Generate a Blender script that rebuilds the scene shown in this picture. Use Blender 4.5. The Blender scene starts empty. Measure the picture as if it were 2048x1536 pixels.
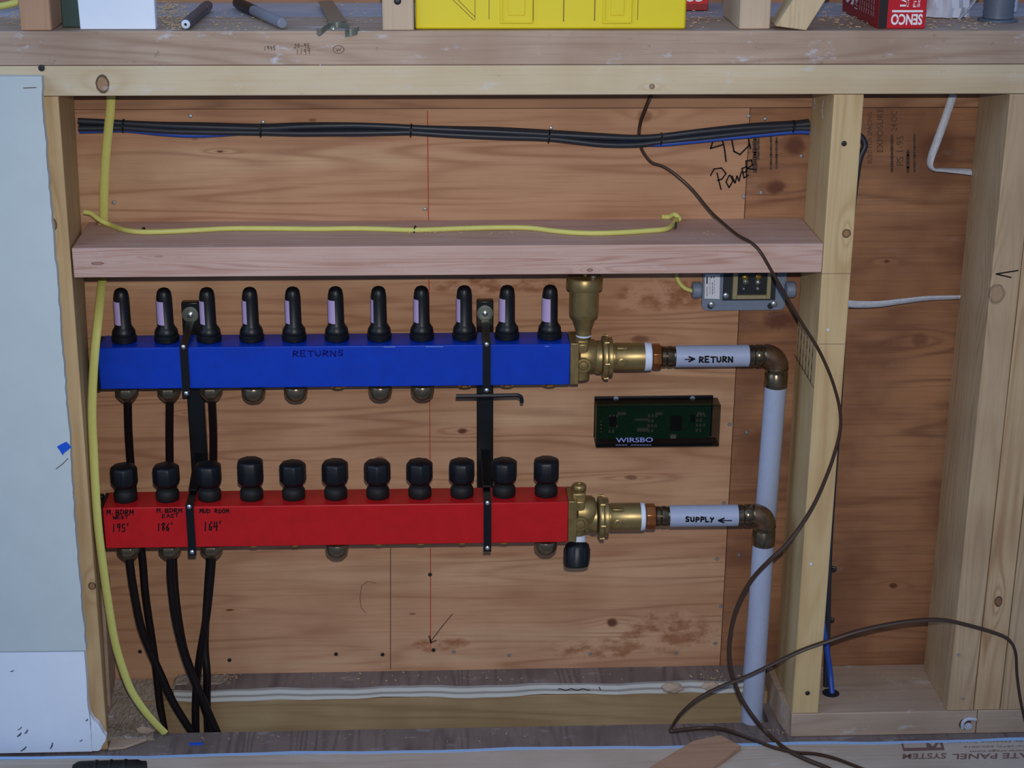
import bpy, bmesh, math, random
from mathutils import Vector, Matrix
random.seed(7)
scn = bpy.context.scene
K = 0.0254                      # the scene is measured in inches and built in metres
FLOOR = -36.55                  # subfloor height in inches below the underside of the top plate

# ---------------------------------------------------------------- camera
CP = Vector((-19.7897, -83.5822, 14.3627)); YAW, PIT, ROL, F = 0.0457082, 0.3384553, 0.00543715, 3393.17
Wd = Vector((math.sin(YAW)*math.cos(PIT), math.cos(YAW)*math.cos(PIT), -math.sin(PIT)))
r_ = Wd.cross(Vector((0, 0, 1))).normalized(); u_ = r_.cross(Wd)
Rt = r_*math.cos(ROL)+u_*math.sin(ROL); Up = -r_*math.sin(ROL)+u_*math.cos(ROL)
def W3(p): return Vector((p[0]*K, p[1]*K, (p[2]-FLOOR)*K))
cam = bpy.data.objects.new('camera', bpy.data.cameras.new('camera'))
scn.collection.objects.link(cam); scn.camera = cam
M = Matrix((Rt, Up, -Wd)).transposed().to_4x4(); M.translation = W3(CP); cam.matrix_world = M
cam.data.sensor_width = 36; cam.data.lens = 36*F/2048; cam.data.clip_start = .05

# ---------------------------------------------------------------- light
scn.view_settings.view_transform = 'Standard'; scn.view_settings.look = 'None'
scn.view_settings.gamma = 1; scn.view_settings.exposure = 0.72
w = bpy.data.worlds.new('room'); scn.world = w; w.use_nodes = True
nt_ = w.node_tree; bg = nt_.nodes['Background']; bg.inputs[1].default_value = 0.28
tc_ = nt_.nodes.new('ShaderNodeTexCoord'); sx_ = nt_.nodes.new('ShaderNodeSeparateXYZ'); mr_ = nt_.nodes.new('ShaderNodeMapRange'); mc_ = nt_.nodes.new('ShaderNodeMix'); mc_.data_type = 'RGBA'
nt_.links.new(tc_.outputs['Generated'], sx_.inputs[0]); nt_.links.new(sx_.outputs[2], mr_.inputs[0]); mr_.inputs[1].default_value = -.6; mr_.inputs[2].default_value = .7
nt_.links.new(mr_.outputs[0], mc_.inputs[0]); mc_.inputs[6].default_value = (.10, .13, .20, 1); mc_.inputs[7].default_value = (.50, .74, 1.2, 1); nt_.links.new(mc_.outputs[2], bg.inputs[0])
def light(name, kind, loc, energy, col, **kw):
    d = bpy.data.lights.new(name, kind); d.energy = energy; d.color = col
    for k, v in kw.items(): setattr(d, k, v)
    o = bpy.data.objects.new(name, d); scn.collection.objects.link(o); o.location = W3(loc); return o
fl_ = light('camera_flash', 'SPOT', CP+Up*3.6+Rt*0.6, 56, (1, .96, .90), spot_size=1.06, spot_blend=1.0, shadow_soft_size=.011)
fl_.rotation_euler = (Wd+Up*.0).to_track_quat('-Z', 'Y').to_euler()
sk = light('daylight_side_fill', 'AREA', (-92, -46, 30), 8.5, (.50, .72, 1), size=1.5)  # unseen bluish area light added at left to brighten drywall and stud sides
sk.rotation_euler = (W3((-20, 0, -20))-W3((-92, -46, 30))).to_track_quat('-Z', 'Y').to_euler()

# ---------------------------------------------------------------- pixel -> place
def ray(u, v): return Wd*F+Rt*(u-1024)-Up*(v-768)
def at(u, v, y):
    q = ray(u, v); return CP+q*((y-CP.y)/q.y)
def fl(u, v, z):
    q = ray(u, v); return CP+q*((z-CP.z)/q.z)
def lx(u, v, y): return at(u, v, y).x
def lz(u, v, y): return at(u, v, y).z

# ---------------------------------------------------------------- materials
def srgb(c): return tuple(((x/255)/12.92 if x/255 <= .04045 else ((x/255+.055)/1.055)**2.4) for x in c)+(1,)
class NT:
    def __init__(s, name):
        s.m = bpy.data.materials.new(name); s.m.use_nodes = True; s.t = s.m.node_tree
        s.b = s.t.nodes['Principled BSDF']
    def n(s, typ, ins=None, **kw):
        x = s.t.nodes.new(typ)
        for k, v in kw.items(): setattr(x, k, v)
        for k, v in (ins or {}).items(): s.set(x.inputs[k], v)
        return x
    def set(s, sock, v):
        if isinstance(v, bpy.types.NodeSocket): s.t.links.new(v, sock)
        else: sock.default_value = v
    def math(s, op, a, b=0.0, c=None, clamp=False):
        x = s.t.nodes.new('ShaderNodeMath'); x.operation = op; x.use_clamp = clamp
        s.set(x.inputs[0], a); s.set(x.inputs[1], b)
        if c is not None: s.set(x.inputs[2], c)
        return x.outputs[0]
    def mix(s, f, a, b):
        x = s.t.nodes.new('ShaderNodeMix'); x.data_type = 'RGBA'
        s.set(x.inputs[0], f); s.set(x.inputs[6], a); s.set(x.inputs[7], b); return x.outputs[2]
    def ramp(s, f, lo, hi):
        x = s.t.nodes.new('ShaderNodeMapRange'); s.set(x.inputs[0], f); x.inputs[1].default_value = lo; x.inputs[2].default_value = hi
        x.interpolation_type = 'SMOOTHSTEP'; return x.outputs[0]
    def noise(s, vec, scale, detail=2, rough=.5):
        x = s.n('ShaderNodeTexNoise'); s.set(x.inputs['Vector'], vec); x.inputs['Scale'].default_value = scale
        x.inputs['Detail'].default_value = detail; x.inputs['Roughness'].default_value = rough; return x.outputs['Fac']
    def pos(s, sc=(1, 1, 1), off=(0, 0, 0)):
        g = s.n('ShaderNodeNewGeometry')
        m = s.n('ShaderNodeVectorMath', operation='MULTIPLY_ADD')
        s.set(m.inputs[0], g.outputs['Position']); m.inputs[1].default_value = tuple(x/K for x in sc); m.inputs[2].default_value = off
        return m.outputs[0]
def plain(name, col, rough=.5, metal=0.0, spec=.5, mott=0.0, coat=0.0, mscale=3, rough2=None):
    t = NT(name); c = srgb(col)
    if mott:
        n = t.ramp(t.noise(t.pos(), mscale, 4, .6), .3, .7)
        d = tuple(x*(1-mott) for x in c[:3])+(1,); t.set(t.b.inputs['Base Color'], t.mix(n, c, d))
        if rough2 is not None: t.set(t.b.inputs['Roughness'], t.n('ShaderNodeMapRange', {0: n, 3: rough, 4: rough2}).outputs[0])
    else: t.b.inputs['Base Color'].default_value = c
    if rough2 is None: t.b.inputs['Roughness'].default_value = rough
    t.b.inputs['Metallic'].default_value = metal; t.b.inputs['Specular IOR Level'].default_value = spec
    t.b.inputs['Coat Weight'].default_value = coat
    return t.m
def wood(name, base, dark, axis='X', seed=0, freq=26, contrast=.5, knots=(), stretch=.07, scale=.35, dirt=0.0, dirtcol=(205, 210, 215), rough=.62, patch=None, mottle=.25, fibre=.25, pale=None, soft=False):
    """cathedral grain = contour lines of a stretched noise, bent round the knots"""
    t = NT(name); sc = [1, 1, 1]; sc['XYZ'.index(axis)] = stretch
    p = t.pos(tuple(sc), (seed*3.1, seed*7.7, seed*5.3))
    n = t.noise(p, scale, 2, .45)
    P = t.pos(); sep = t.n('ShaderNodeSeparateXYZ', {0: P})
    kd = None; ring = None; core = None
    for (kx, kz, rx, rz, ks, ky) in knots:
        dx = t.math('DIVIDE', t.math('SUBTRACT', sep.outputs[0], kx), rx)
        dz = t.math('DIVIDE', t.math('SUBTRACT', sep.outputs[2], kz-FLOOR), rz)
        dy = t.math('DIVIDE', t.math('SUBTRACT', sep.outputs[1], ky), .35)
        d2 = t.math('ADD', t.math('ADD', t.math('MULTIPLY', dx, dx), t.math('MULTIPLY', dz, dz)), t.math('MULTIPLY', dy, dy))
        ax = (.12, 1) if axis == 'X' else (1, .12)
        wd = t.math('ADD', t.math('MULTIPLY', t.math('MULTIPLY', dx, dx), ax[0]), t.math('MULTIPLY', t.math('MULTIPLY', dz, dz), ax[1]))
        bump = t.math('MULTIPLY', t.math('DIVIDE', 1.0, t.math('ADD', 1.0, t.math('MULTIPLY', wd, .5))), .16)
        n = t.math('ADD', n, bump)
        d2n = t.math('ADD', d2, t.math('MULTIPLY', t.math('SUBTRACT', t.noise(P, 3, 2), .5), .9))
        c_ = t.math('MULTIPLY', t.math('SUBTRACT', 1.0, t.ramp(d2n, .2 if soft else .75, 1.5 if soft else 1.1)), ks)
        q = t.math('SUBTRACT', d2n, .95); rg = t.math('MULTIPLY', t.math('SUBTRACT', 1.0, t.ramp(t.math('ABSOLUTE', q), .06, .48)), 0.0 if soft else ks)
        core = c_ if core is None else t.math('MAXIMUM', core, c_)
        ring = rg if ring is None else t.math('MAXIMUM', ring, rg)
    s1 = t.math('SINE', t.math('MULTIPLY', n, freq*6.28))
    s1 = t.math('POWER', t.math('MULTIPLY_ADD', s1, .5, .5), 2.2)
    s2 = t.math('MULTIPLY', s1, t.ramp(t.noise(p, scale*2.1, 2), .3, .68))
    sf = [5, 5, 5]; sf['XYZ'.index(axis)] = .12
    fb = t.noise(t.pos(tuple(sf)), 1.6, 3, .6)
    b, d = srgb(base), srgb(dark)
    if pale:
        pc = t.ramp(t.noise(p, scale*.8, 2), .5, .72); b = t.mix(pc, b, srgb(pale))
    col = t.mix(t.math('MULTIPLY', s2, contrast), b, d)
    col = t.mix(t.math('MULTIPLY', t.ramp(fb, .45, .75), fibre), col, d)
    col = t.mix(t.math('MULTIPLY', t.ramp(t.noise(P, .22, 3), .35, .75), mottle), col, d)
    if patch:                       # rough torn-grain areas: list of (x, z, rx, rz)
        pm = None
        for (kx, kz, rx, rz, _, _y) in patch:
            dx = t.math('DIVIDE', t.math('SUBTRACT', sep.outputs[0], kx), rx)
            dz = t.math('DIVIDE', t.math('SUBTRACT', sep.outputs[2], kz-FLOOR), rz)
            d2 = t.math('ADD', t.math('MULTIPLY', dx, dx), t.math('MULTIPLY', dz, dz))
            d2 = t.math('ADD', d2, t.math('MULTIPLY', t.math('SUBTRACT', t.noise(P, .7, 3), .5), 2.2))
            c_ = t.math('SUBTRACT', 1.0, t.ramp(d2, .3, 1.1)); pm = c_ if pm is None else t.math('MAXIMUM', pm, c_)
        ps = t.noise(t.pos((.6, 1, 1.1)), 1.5, 4, .62)
        tex = t.mix(t.ramp(ps, .36, .6), srgb((132, 78, 44)), srgb((190, 146, 116)))
        col = t.mix(t.math('MULTIPLY', pm, .72), col, tex)
    if core is not None:
        col = t.mix(core, col, srgb((98, 58, 42)) if soft else t.mix(.45, d, srgb((120, 84, 66))))
        col = t.mix(t.math('MULTIPLY', ring, .85), col, srgb((42, 27, 22)))
    if dirt:
        dm = t.ramp(t.noise(t.pos((.45, 1, 1)), 1.1, 5, .7), .57, .70)
        col = t.mix(t.math('MULTIPLY', dm, dirt), col, srgb(dirtcol))
        dk = t.ramp(t.noise(t.pos((.6, 1, 1), (9, 3, 2)), 1.7, 4, .7), .64, .72)
        col = t.mix(t.math('MULTIPLY', dk, dirt*.5), col, srgb((75, 68, 66)))
    t.set(t.b.inputs['Base Color'], col); t.b.inputs['Roughness'].default_value = rough; t.b.inputs['Specular IOR Level'].default_value = .25
    bp = t.n('ShaderNodeBump', {'Height': t.math('ADD', fb, t.math('MULTIPLY', s2, .6))}); bp.inputs['Strength'].default_value = .12; bp.inputs['Distance'].default_value = .001
    t.set(t.b.inputs['Normal'], bp.outputs[0]); return t.m
def kn(lst, y): return [(at(q[0], q[1], y).x, at(q[0], q[1], y).z, q[2], q[3])+((q[4],) if len(q) > 4 else (1.0,))+(y,) for q in lst]

m_plate = wood('pale_fir', (208, 190, 160), (178, 146, 106), 'X', 1, 9, .35, kn([(205, 168, .30, .42), (1304, 173, .13, .12)], 0), dirt=.35, fibre=.2, mottle=.3, scale=.22)
m_plate2 = wood('dusty_fir', (184, 160, 142), (142, 112, 92), 'X', 2, 13, .5, (), dirt=.85, fibre=.4, mottle=.45, dirtcol=(196, 194, 204))
m_block = wood('pink_fir', (198, 166, 154), (160, 112, 94), 'X', 3, 20, .65, kn([(195, 527, .30, .08, .7), (1180, 540, .14, .08, .8), (318, 513, .2, .05, .4)], 0), dirt=.15, fibre=.35, mottle=.2, stretch=.03, scale=.8)
m_stud1 = wood('warm_stud_left', (202, 172, 128), (164, 124, 84), 'Z', 4, 14, .5, kn([(107, 449, .16, .3), (184, 1172, .2, .2)], 0), mottle=.35)
m_stud2 = wood('warm_stud_middle', (202, 176, 132), (170, 132, 88), 'Z', 5, 14, .45, kn([(1693, 467, .2, .22)], 0), mottle=.3)
m_stud3 = wood('warm_stud_right', (190, 164, 132), (152, 118, 90), 'Z', 6, 17, .55, kn([(1993, 588, .42, .50, .45)], 0), mottle=.35)
m_stud4 = wood('warm_stud_far_right', (196, 168, 132), (146, 104, 72), 'Z', 8, 18, .6, kn([(1997, 1203, .2, .3)], 0), mottle=.3)
m_bplate = wood('bottom_plate_fir', (178, 156, 138), (140, 116, 100), 'X', 9, 10, .35, (), dirt=.35, mottle=.3)
PLYK = kn([(440, 303, .16, .07), (925, 862, .28, .16), (1225, 1245, .34, .30), (760, 918, .3, .15, .8), (460, 1220, .26, .07), (825, 1228, .2, .07, .7), (1290, 232, .42, .36, .55), (385, 826, .2, .07, .8), (1280, 678, .5, .25, .7), (1262, 955, .4, .15, .7), (390, 278, .2, .08, .5), (625, 240, .2, .1, .6)], 5.5)
m_ply = wood('fir_plywood', (186, 142, 110), (138, 90, 62), 'X', 11, 12, .55, PLYK, stretch=.07, scale=.42, mottle=.35, fibre=.3, pale=(200, 162, 128), soft=True,
             patch=kn([(1340, 1268, 3.4, 1.6), (1200, 1300, 4, .8), (1330, 590, 3.4, 1.0), (985, 570, 4.0, .5), (885, 1290, 2, .5)], 5.5))
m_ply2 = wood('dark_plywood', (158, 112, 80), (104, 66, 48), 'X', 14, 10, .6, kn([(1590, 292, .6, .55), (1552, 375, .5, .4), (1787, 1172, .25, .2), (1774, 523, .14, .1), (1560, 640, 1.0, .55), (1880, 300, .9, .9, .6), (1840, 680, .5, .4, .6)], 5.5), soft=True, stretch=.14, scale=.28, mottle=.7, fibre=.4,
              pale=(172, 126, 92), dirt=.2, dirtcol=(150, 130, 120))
m_ledger = wood('ledger_wood', (164, 122, 92), (118, 80, 58), 'X', 15, 16, .6, (), mottle=.4)
m_shelf = wood('grey_dusty_wood', (188, 186, 196), (142, 140, 150), 'X', 16, 12, .5, (), dirt=.35, dirtcol=(176, 160, 140), mottle=.5, fibre=.4)
m_subfl = wood('weathered_subfloor', (126, 112, 108), (84, 72, 72), 'Y', 17, 16, .7, (), dirt=.2, mottle=.5, stretch=.1)
m_joist = wood('joist_wood', (160, 134, 98), (122, 94, 62), 'X', 18, 12, .5, (), mottle=.5)
m_panel = wood('climate_panel_wood', (186, 172, 160), (152, 130, 112), 'X', 19, 12, .45, (), dirt=.25, mottle=.35, stretch=.09)
m_scrap = wood('scrap_wood', (172, 136, 112), (136, 98, 74), 'X', 21, 14, .5, ())
m_post = wood('post_wood_red', (190, 150, 122), (158, 112, 84), 'Z', 22, 12, .4, ())
m_post2 = wood('post_wood_pale', (200, 178, 154), (172, 140, 112), 'Z', 23, 12, .4, ())
m_lean = wood('leaning_board_wood', (204, 182, 146), (176, 144, 104), 'Z', 24, 20, .5, ())

m_dry = plain('grey_primer_drywall', (196, 206, 208), .8, spec=.15, mott=.04, mscale=.6)
m_dryw = plain('white_drywall', (228, 236, 250), .8, spec=.15, mott=.03, mscale=.6)
m_gyp = plain('torn_drywall_paper', (190, 196, 212), .9, mott=.15, mscale=6)
m_blue = plain('blue_enamel', (0, 56, 178), .42, spec=.35, mott=.12, mscale=1.2)
m_red = plain('red_enamel', (186, 22, 26), .4, spec=.35, mott=.12, mscale=1.2)
m_blk = plain('black_plastic', (16, 17, 22), .42, spec=.35)
m_rub = plain('black_rubber', (22, 20, 20), .6, spec=.3)
m_brk = plain('black_bracket_steel', (14, 15, 18), .32, spec=.5)
m_lav = plain('lavender_label', (186, 164, 208), .6)
m_brass = plain('cast_brass', (158, 134, 86), .42, .7, mott=.25, mscale=2.2)
m_brass2 = plain('satin_brass', (158, 136, 90), .38, .7, mott=.12)
m_cap = plain('dull_nickel_brass', (132, 118, 98), .27, .85, mott=.2)
m_gold = plain('bright_brass', (220, 180, 90), .22, .95)
m_bronze = plain('bronze', (170, 104, 58), .34, .75, mott=.3)
m_cop = plain('tarnished_fitting', (136, 106, 82), .33, .8, mott=.35, mscale=2.5)
m_ring = plain('tarnished_ring', (128, 110, 88), .22, .9, mott=.4, mscale=3)
m_ptfe = plain('white_thread_tape', (205, 214, 232), .5)
m_pipe = plain('grey_painted_pipe', (160, 169, 194), .42, spec=.45, mott=.05)
m_tube = plain('black_brown_tubing', (20, 12, 12), .45, spec=.25)
m_wblk = plain('black_cable', (44, 48, 58), .45, spec=.4, mott=.15)
m_wblu = plain('blue_cable', (38, 76, 168), .4, spec=.4)
m_yel = plain('yellow_cable', (204, 200, 112), .5, spec=.3, mott=.05)
m_wht = plain('white_cable', (196, 200, 212), .5, mott=.15, mscale=5)
m_cord = plain('brown_cord', (62, 44, 34), .42, spec=.35)
m_zip = plain('black_zip_tie', (10, 12, 12), .35)
m_screw = plain('zinc_screw', (190, 196, 200), .3, .9)
m_screwd = plain('dark_screw', (58, 62, 66), .45, .7)
m_grey = plain('grey_enamel_steel', (116, 128, 148), .5, spec=.4, mott=.06)
m_paper = plain('white_label_paper', (214, 218, 232), .6)
m_tan = plain('tan_phenolic', (146, 138, 104), .5)
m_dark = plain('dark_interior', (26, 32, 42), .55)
m_pcb = plain('green_circuit_board', (22, 112, 76), .4, mott=.3, mscale=5)
m_chip = plain('dark_component', (30, 30, 34), .4)
m_chipg = plain('pale_component', (150, 160, 160), .5)
m_yplas = plain('yellow_plastic', (226, 206, 26), .45, spec=.35)
m_redcd = plain('red_carton', (196, 16, 34), .45, spec=.4)
m_redcd2 = plain('dark_red_carton', (140, 20, 28), .45, spec=.4)
m_blkcd = plain('black_carton', (28, 14, 18), .45)
m_ink = plain('black_ink', (18, 15, 18), .6, spec=.2)
m_inkb = plain('blue_ink', (6, 14, 110), .5, spec=.2)
m_inkw = plain('white_print', (236, 236, 240), .5)
m_pencil = plain('pencil_line', (92, 66, 52), .8)
m_scuff = plain('grey_scuff', (104, 114, 134), .8)
m_chalk = plain('red_chalk_line', (170, 66, 50), .9)
m_stamp = plain('faded_stamp_ink', (82, 58, 44), .8)
m_stampr = plain('brown_stamp_ink', (112, 84, 78), .8)
m_foil = plain('sky_tinted_edge_strip', (150, 184, 230), .45)  # blue-white sky reflection of the strip put into its base colour
m_tape = plain('blue_painters_tape', (8, 84, 206), .6)
m_steel = plain('galvanised_steel', (132, 138, 128), .32, .55, mott=.15)
m_spool = plain('grey_pvc', (96, 106, 124), .5, mott=.1)
m_bag = plain('white_plastic_bag', (206, 214, 234), .4)
m_green = plain('dark_green_plastic', (46, 70, 62), .45)
m_pen = plain('dark_grey_pen', (70, 72, 84), .4)
m_penl = plain('light_grey_pen', (128, 132, 146), .4)
m_saw = plain('sawdust', (200, 172, 136), .9)
m_lw = plain('blue_white_print', (132, 146, 206), .5)
def mat_smoke():
    t = NT('smoked_plastic'); t.b.inputs['Base Color'].default_value = (.012, .012, .014, 1); t.b.inputs['Roughness'].default_value = .12
    tr = t.n('ShaderNodeBsdfTransparent'); tr.inputs[0].default_value = (.66, .64, .58, 1)
    mx = t.n('ShaderNodeMixShader', {0: .14, 1: tr.outputs[0], 2: t.b.outputs[0]})
    t.set(t.t.nodes['Material Output'].inputs[0], mx.outputs[0]); return t.m
m_smoke = mat_smoke()
def mat_ply_edge():
    t = NT('layered_plywood_edge'); s = t.n('ShaderNodeSeparateXYZ', {0: t.pos()})
    w_ = t.math('ADD', t.math('MULTIPLY', s.outputs[2], 16.0), t.math('MULTIPLY', t.noise(t.pos((.1, 1, .3)), 1, 2), 3.0))
    l = t.math('POWER', t.math('MULTIPLY_ADD', t.math('SINE', w_), .5, .5), 2.5)
    t.set(t.b.inputs['Base Color'], t.mix(t.math('MULTIPLY', l, .75), srgb((196, 194, 188)), srgb((104, 98, 92)))); t.b.inputs['Roughness'].default_value = .8; return t.m
m_edge = mat_ply_edge()

# ---------------------------------------------------------------- mesh builder (inches, world)
class MB:
    def __init__(s): s.v = []; s.f = []
    def add(s, vs, fs):
        o = len(s.v); s.v += [Vector(x) for x in vs]; s.f += [tuple(i+o for i in f) for f in fs]; return s
    def hexa(s, c):      # 8 corners: bottom ring 0-3, top ring 4-7
        return s.add(c, [(3, 2, 1, 0), (4, 5, 6, 7), (0, 1, 5, 4), (1, 2, 6, 5), (2, 3, 7, 6), (3, 0, 4, 7)])
    def box(s, x0, x1, y0, y1, z0, z1):
        return s.hexa([(x0, y0, z0), (x1, y0, z0), (x1, y1, z0), (x0, y1, z0), (x0, y0, z1), (x1, y0, z1), (x1, y1, z1), (x0, y1, z1)])
    def prism(s, poly, y0, y1):    # poly in xz, extruded along y
        n = len(poly); a = sum(poly[i][0]*poly[(i+1) % n][1]-poly[(i+1) % n][0]*poly[i][1] for i in range(n))
        if a < 0: poly = poly[::-1]
        vs = [(x, y0, z) for x, z in poly]+[(x, y1, z) for x, z in poly]
        return s.add(vs, [tuple(range(n)), tuple(range(2*n-1, n-1, -1))]+[(i+n, (i+1) % n+n, (i+1) % n, i) for i in range(n)])
    def lathe(s, prof, base, d=(0, 0, 1), seg=24, hexn=None, a0=0):
        base = Vector(base); d = Vector(d).normalized(); e = d.orthogonal().normalized()
        if abs(d.z) > .9: e = Vector((1, 0, 0))
        g = d.cross(e); o = len(s.v); n = seg
        for r, h in prof:
            for i in range(n):
                a = 2*math.pi*i/n+a0; s.v.append(base+d*h+(e*math.cos(a)+g*math.sin(a))*max(r, 1e-4))
        for j in range(len(prof)-1):
            for i in range(n):
                s.f.append((o+j*n+i, o+j*n+(i+1) % n, o+(j+1)*n+(i+1) % n, o+(j+1)*n+i))
        s.f.append(tuple(o+i for i in reversed(range(n)))); s.f.append(tuple(o+(len(prof)-1)*n+i for i in range(n))); return s
    def cyl(s, p0, p1, r, seg=24, a0=0):
        p0, p1 = Vector(p0), Vector(p1); return s.lathe([(r, 0), (r, (p1-p0).length)], p0, p1-p0, seg, a0=a0)
    def tube(s, pts, r, seg=10, smooth=6, flat=None, rad=None):
        P = spline(pts, smooth) if smooth else [Vector(p) for p in pts]
        o = len(s.v); T = [(P[min(i+1, len(P)-1)]-P[max(i-1, 0)]).normalized() for i in range(len(P))]
        e = Vector((0, -1, 0)); e = (e-T[0]*e.dot(T[0])); e = e.normalized() if e.length > .1 else T[0].orthogonal().normalized()
        for i, p in enumerate(P):
            e = (e-T[i]*e.dot(T[i])).normalized(); g = T[i].cross(e)
            k = rad(i/(len(P)-1)) if rad else 1
            tw = flat[1](i/(len(P)-1)) if flat and flat[1] else 0
            for j in range(seg):
                a = 2*math.pi*j/seg; x, y = math.cos(a)*r*k, math.sin(a)*r*k
                if flat: y *= flat[0]; x, y = x*math.cos(tw)-y*math.sin(tw), x*math.sin(tw)+y*math.cos(tw)
                s.v.append(p+e*x+g*y)
        for i in range(len(P)-1):
            for j in range(seg): s.f.append((o+i*seg+j, o+i*seg+(j+1) % seg, o+(i+1)*seg+(j+1) % seg, o+(i+1)*seg+j))
        s.f.append(tuple(o+i for i in reversed(range(seg)))); s.f.append(tuple(o+(len(P)-1)*seg+i for i in range(seg))); return s
    def ribbon(s, pts, w, n=(0, -1, 0), t=.012):
        """a raised stroke of ink along pts"""
        P = [Vector(p) for p in pts]; n = Vector(n)
        for a, b in zip(P, P[1:]):
            d = (b-a)
            if d.length < 1e-5: continue
            d.normalize(); q = d.cross(n).normalized()*w/2; a2 = a-d*w*.3; b2 = b+d*w*.3
            s.hexa([a2-q, b2-q, b2+q, a2+q, a2-q+n*t, b2-q+n*t, b2+q+n*t, a2+q+n*t])
        return s
    def build(s, name, mat, parent=None, bevel=0, kind=None, smooth=True):
        me = bpy.data.meshes.new(name)
        if parent is None:
            xs = [v.x for v in s.v]; ys = [v.y for v in s.v]; zs = [v.z for v in s.v]
            off = W3(((min(xs)+max(xs))/2, (min(ys)+max(ys))/2, min(zs)))
        else:
            root = parent
            while root.parent: root = root.parent
            off = Vector(root.location)
        me.from_pydata([W3(v)-off for v in s.v], [], s.f); me.validate()
        bm = bmesh.new(); bm.from_mesh(me); bmesh.ops.recalc_face_normals(bm, faces=bm.faces); bm.to_mesh(me); bm.free()
        if smooth: me.shade_smooth(); me.set_sharp_from_angle(angle=.7)
        me.materials.append(mat); o = bpy.data.objects.new(name, me); scn.collection.objects.link(o)
        if parent is None: o.location = off
        else: o.parent = parent
        if bevel:
            b = o.modifiers.new('bevel', 'BEVEL'); b.width = bevel*K; b.segments = 2; b.limit_method = 'ANGLE'; b.angle_limit = .6
        if kind: o['kind'] = kind
        return o
def spline(pts, n=6):
    P = [Vector(p) for p in pts]; P = [P[0]*2-P[1]]+P+[P[-1]*2-P[-2]]; out = []
    for i in range(1, len(P)-2):
        for k in range(n):
            t = k/n; a, b, c, d = P[i-1:i+3]
            out.append(.5*((2*b)+(c-a)*t+(2*a-5*b+4*c-d)*t*t+(3*b-a-3*c+d)*t**3))
    out.append(P[-2]); return out
def tag(o, label, cat, group=None, kind=None):
    o['label'] = label; o['category'] = cat
    if group: o['group'] = group
    if kind: o['kind'] = kind
    return o
def thing(name, loc, label, cat, group=None):
    o = bpy.data.objects.new(name, None); scn.collection.objects.link(o); o.location = W3(loc); o.empty_display_size = .02
    return tag(o, label, cat, group)
def dup(o, d):
    """copy a part (and its sub-parts) shifted by d inches"""
    c = o.copy(); scn.collection.objects.link(c); c.location = Vector(o.location)+Vector(d)*K
    for ch in list(o.children):
        g = ch.copy(); scn.collection.objects.link(g); g.parent = c
    return c

# ---- lettering
def textmesh(body, bold=0.0):
    cu = bpy.data.curves.new('t', 'FONT'); cu.body = body; cu.offset = bold; cu.resolution_u = 3
    ob = bpy.data.objects.new('t', cu); scn.collection.objects.link(ob)
    me = bpy.data.meshes.new_from_object(ob); vs = [v.co.copy() for v in me.vertices]; fs = [tuple(p.vertices) for p in me.polygons]
    bpy.data.objects.remove(ob); bpy.data.curves.remove(cu); bpy.data.meshes.remove(me)
    x0 = min(v.x for v in vs); x1 = max(v.x for v in vs); y0 = min(v.y for v in vs); y1 = max(v.y for v in vs)
    return [((v.x-x0)/(x1-x0), (v.y-y0)/(y1-y0)) for v in vs], fs
def lettering(mb, body, c, bold=0.0, lift=(0, -.01, 0)):
    """c = corners of the word: baseline start, baseline end, top start, top end"""
    vs, fs = textmesh(body, bold); A, B, C_, D = [Vector(x)+Vector(lift) for x in c]
    return mb.add([A*(1-a)*(1-b)+B*a*(1-b)+C_*(1-a)*b+D*a*b for a, b in vs], fs)
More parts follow.
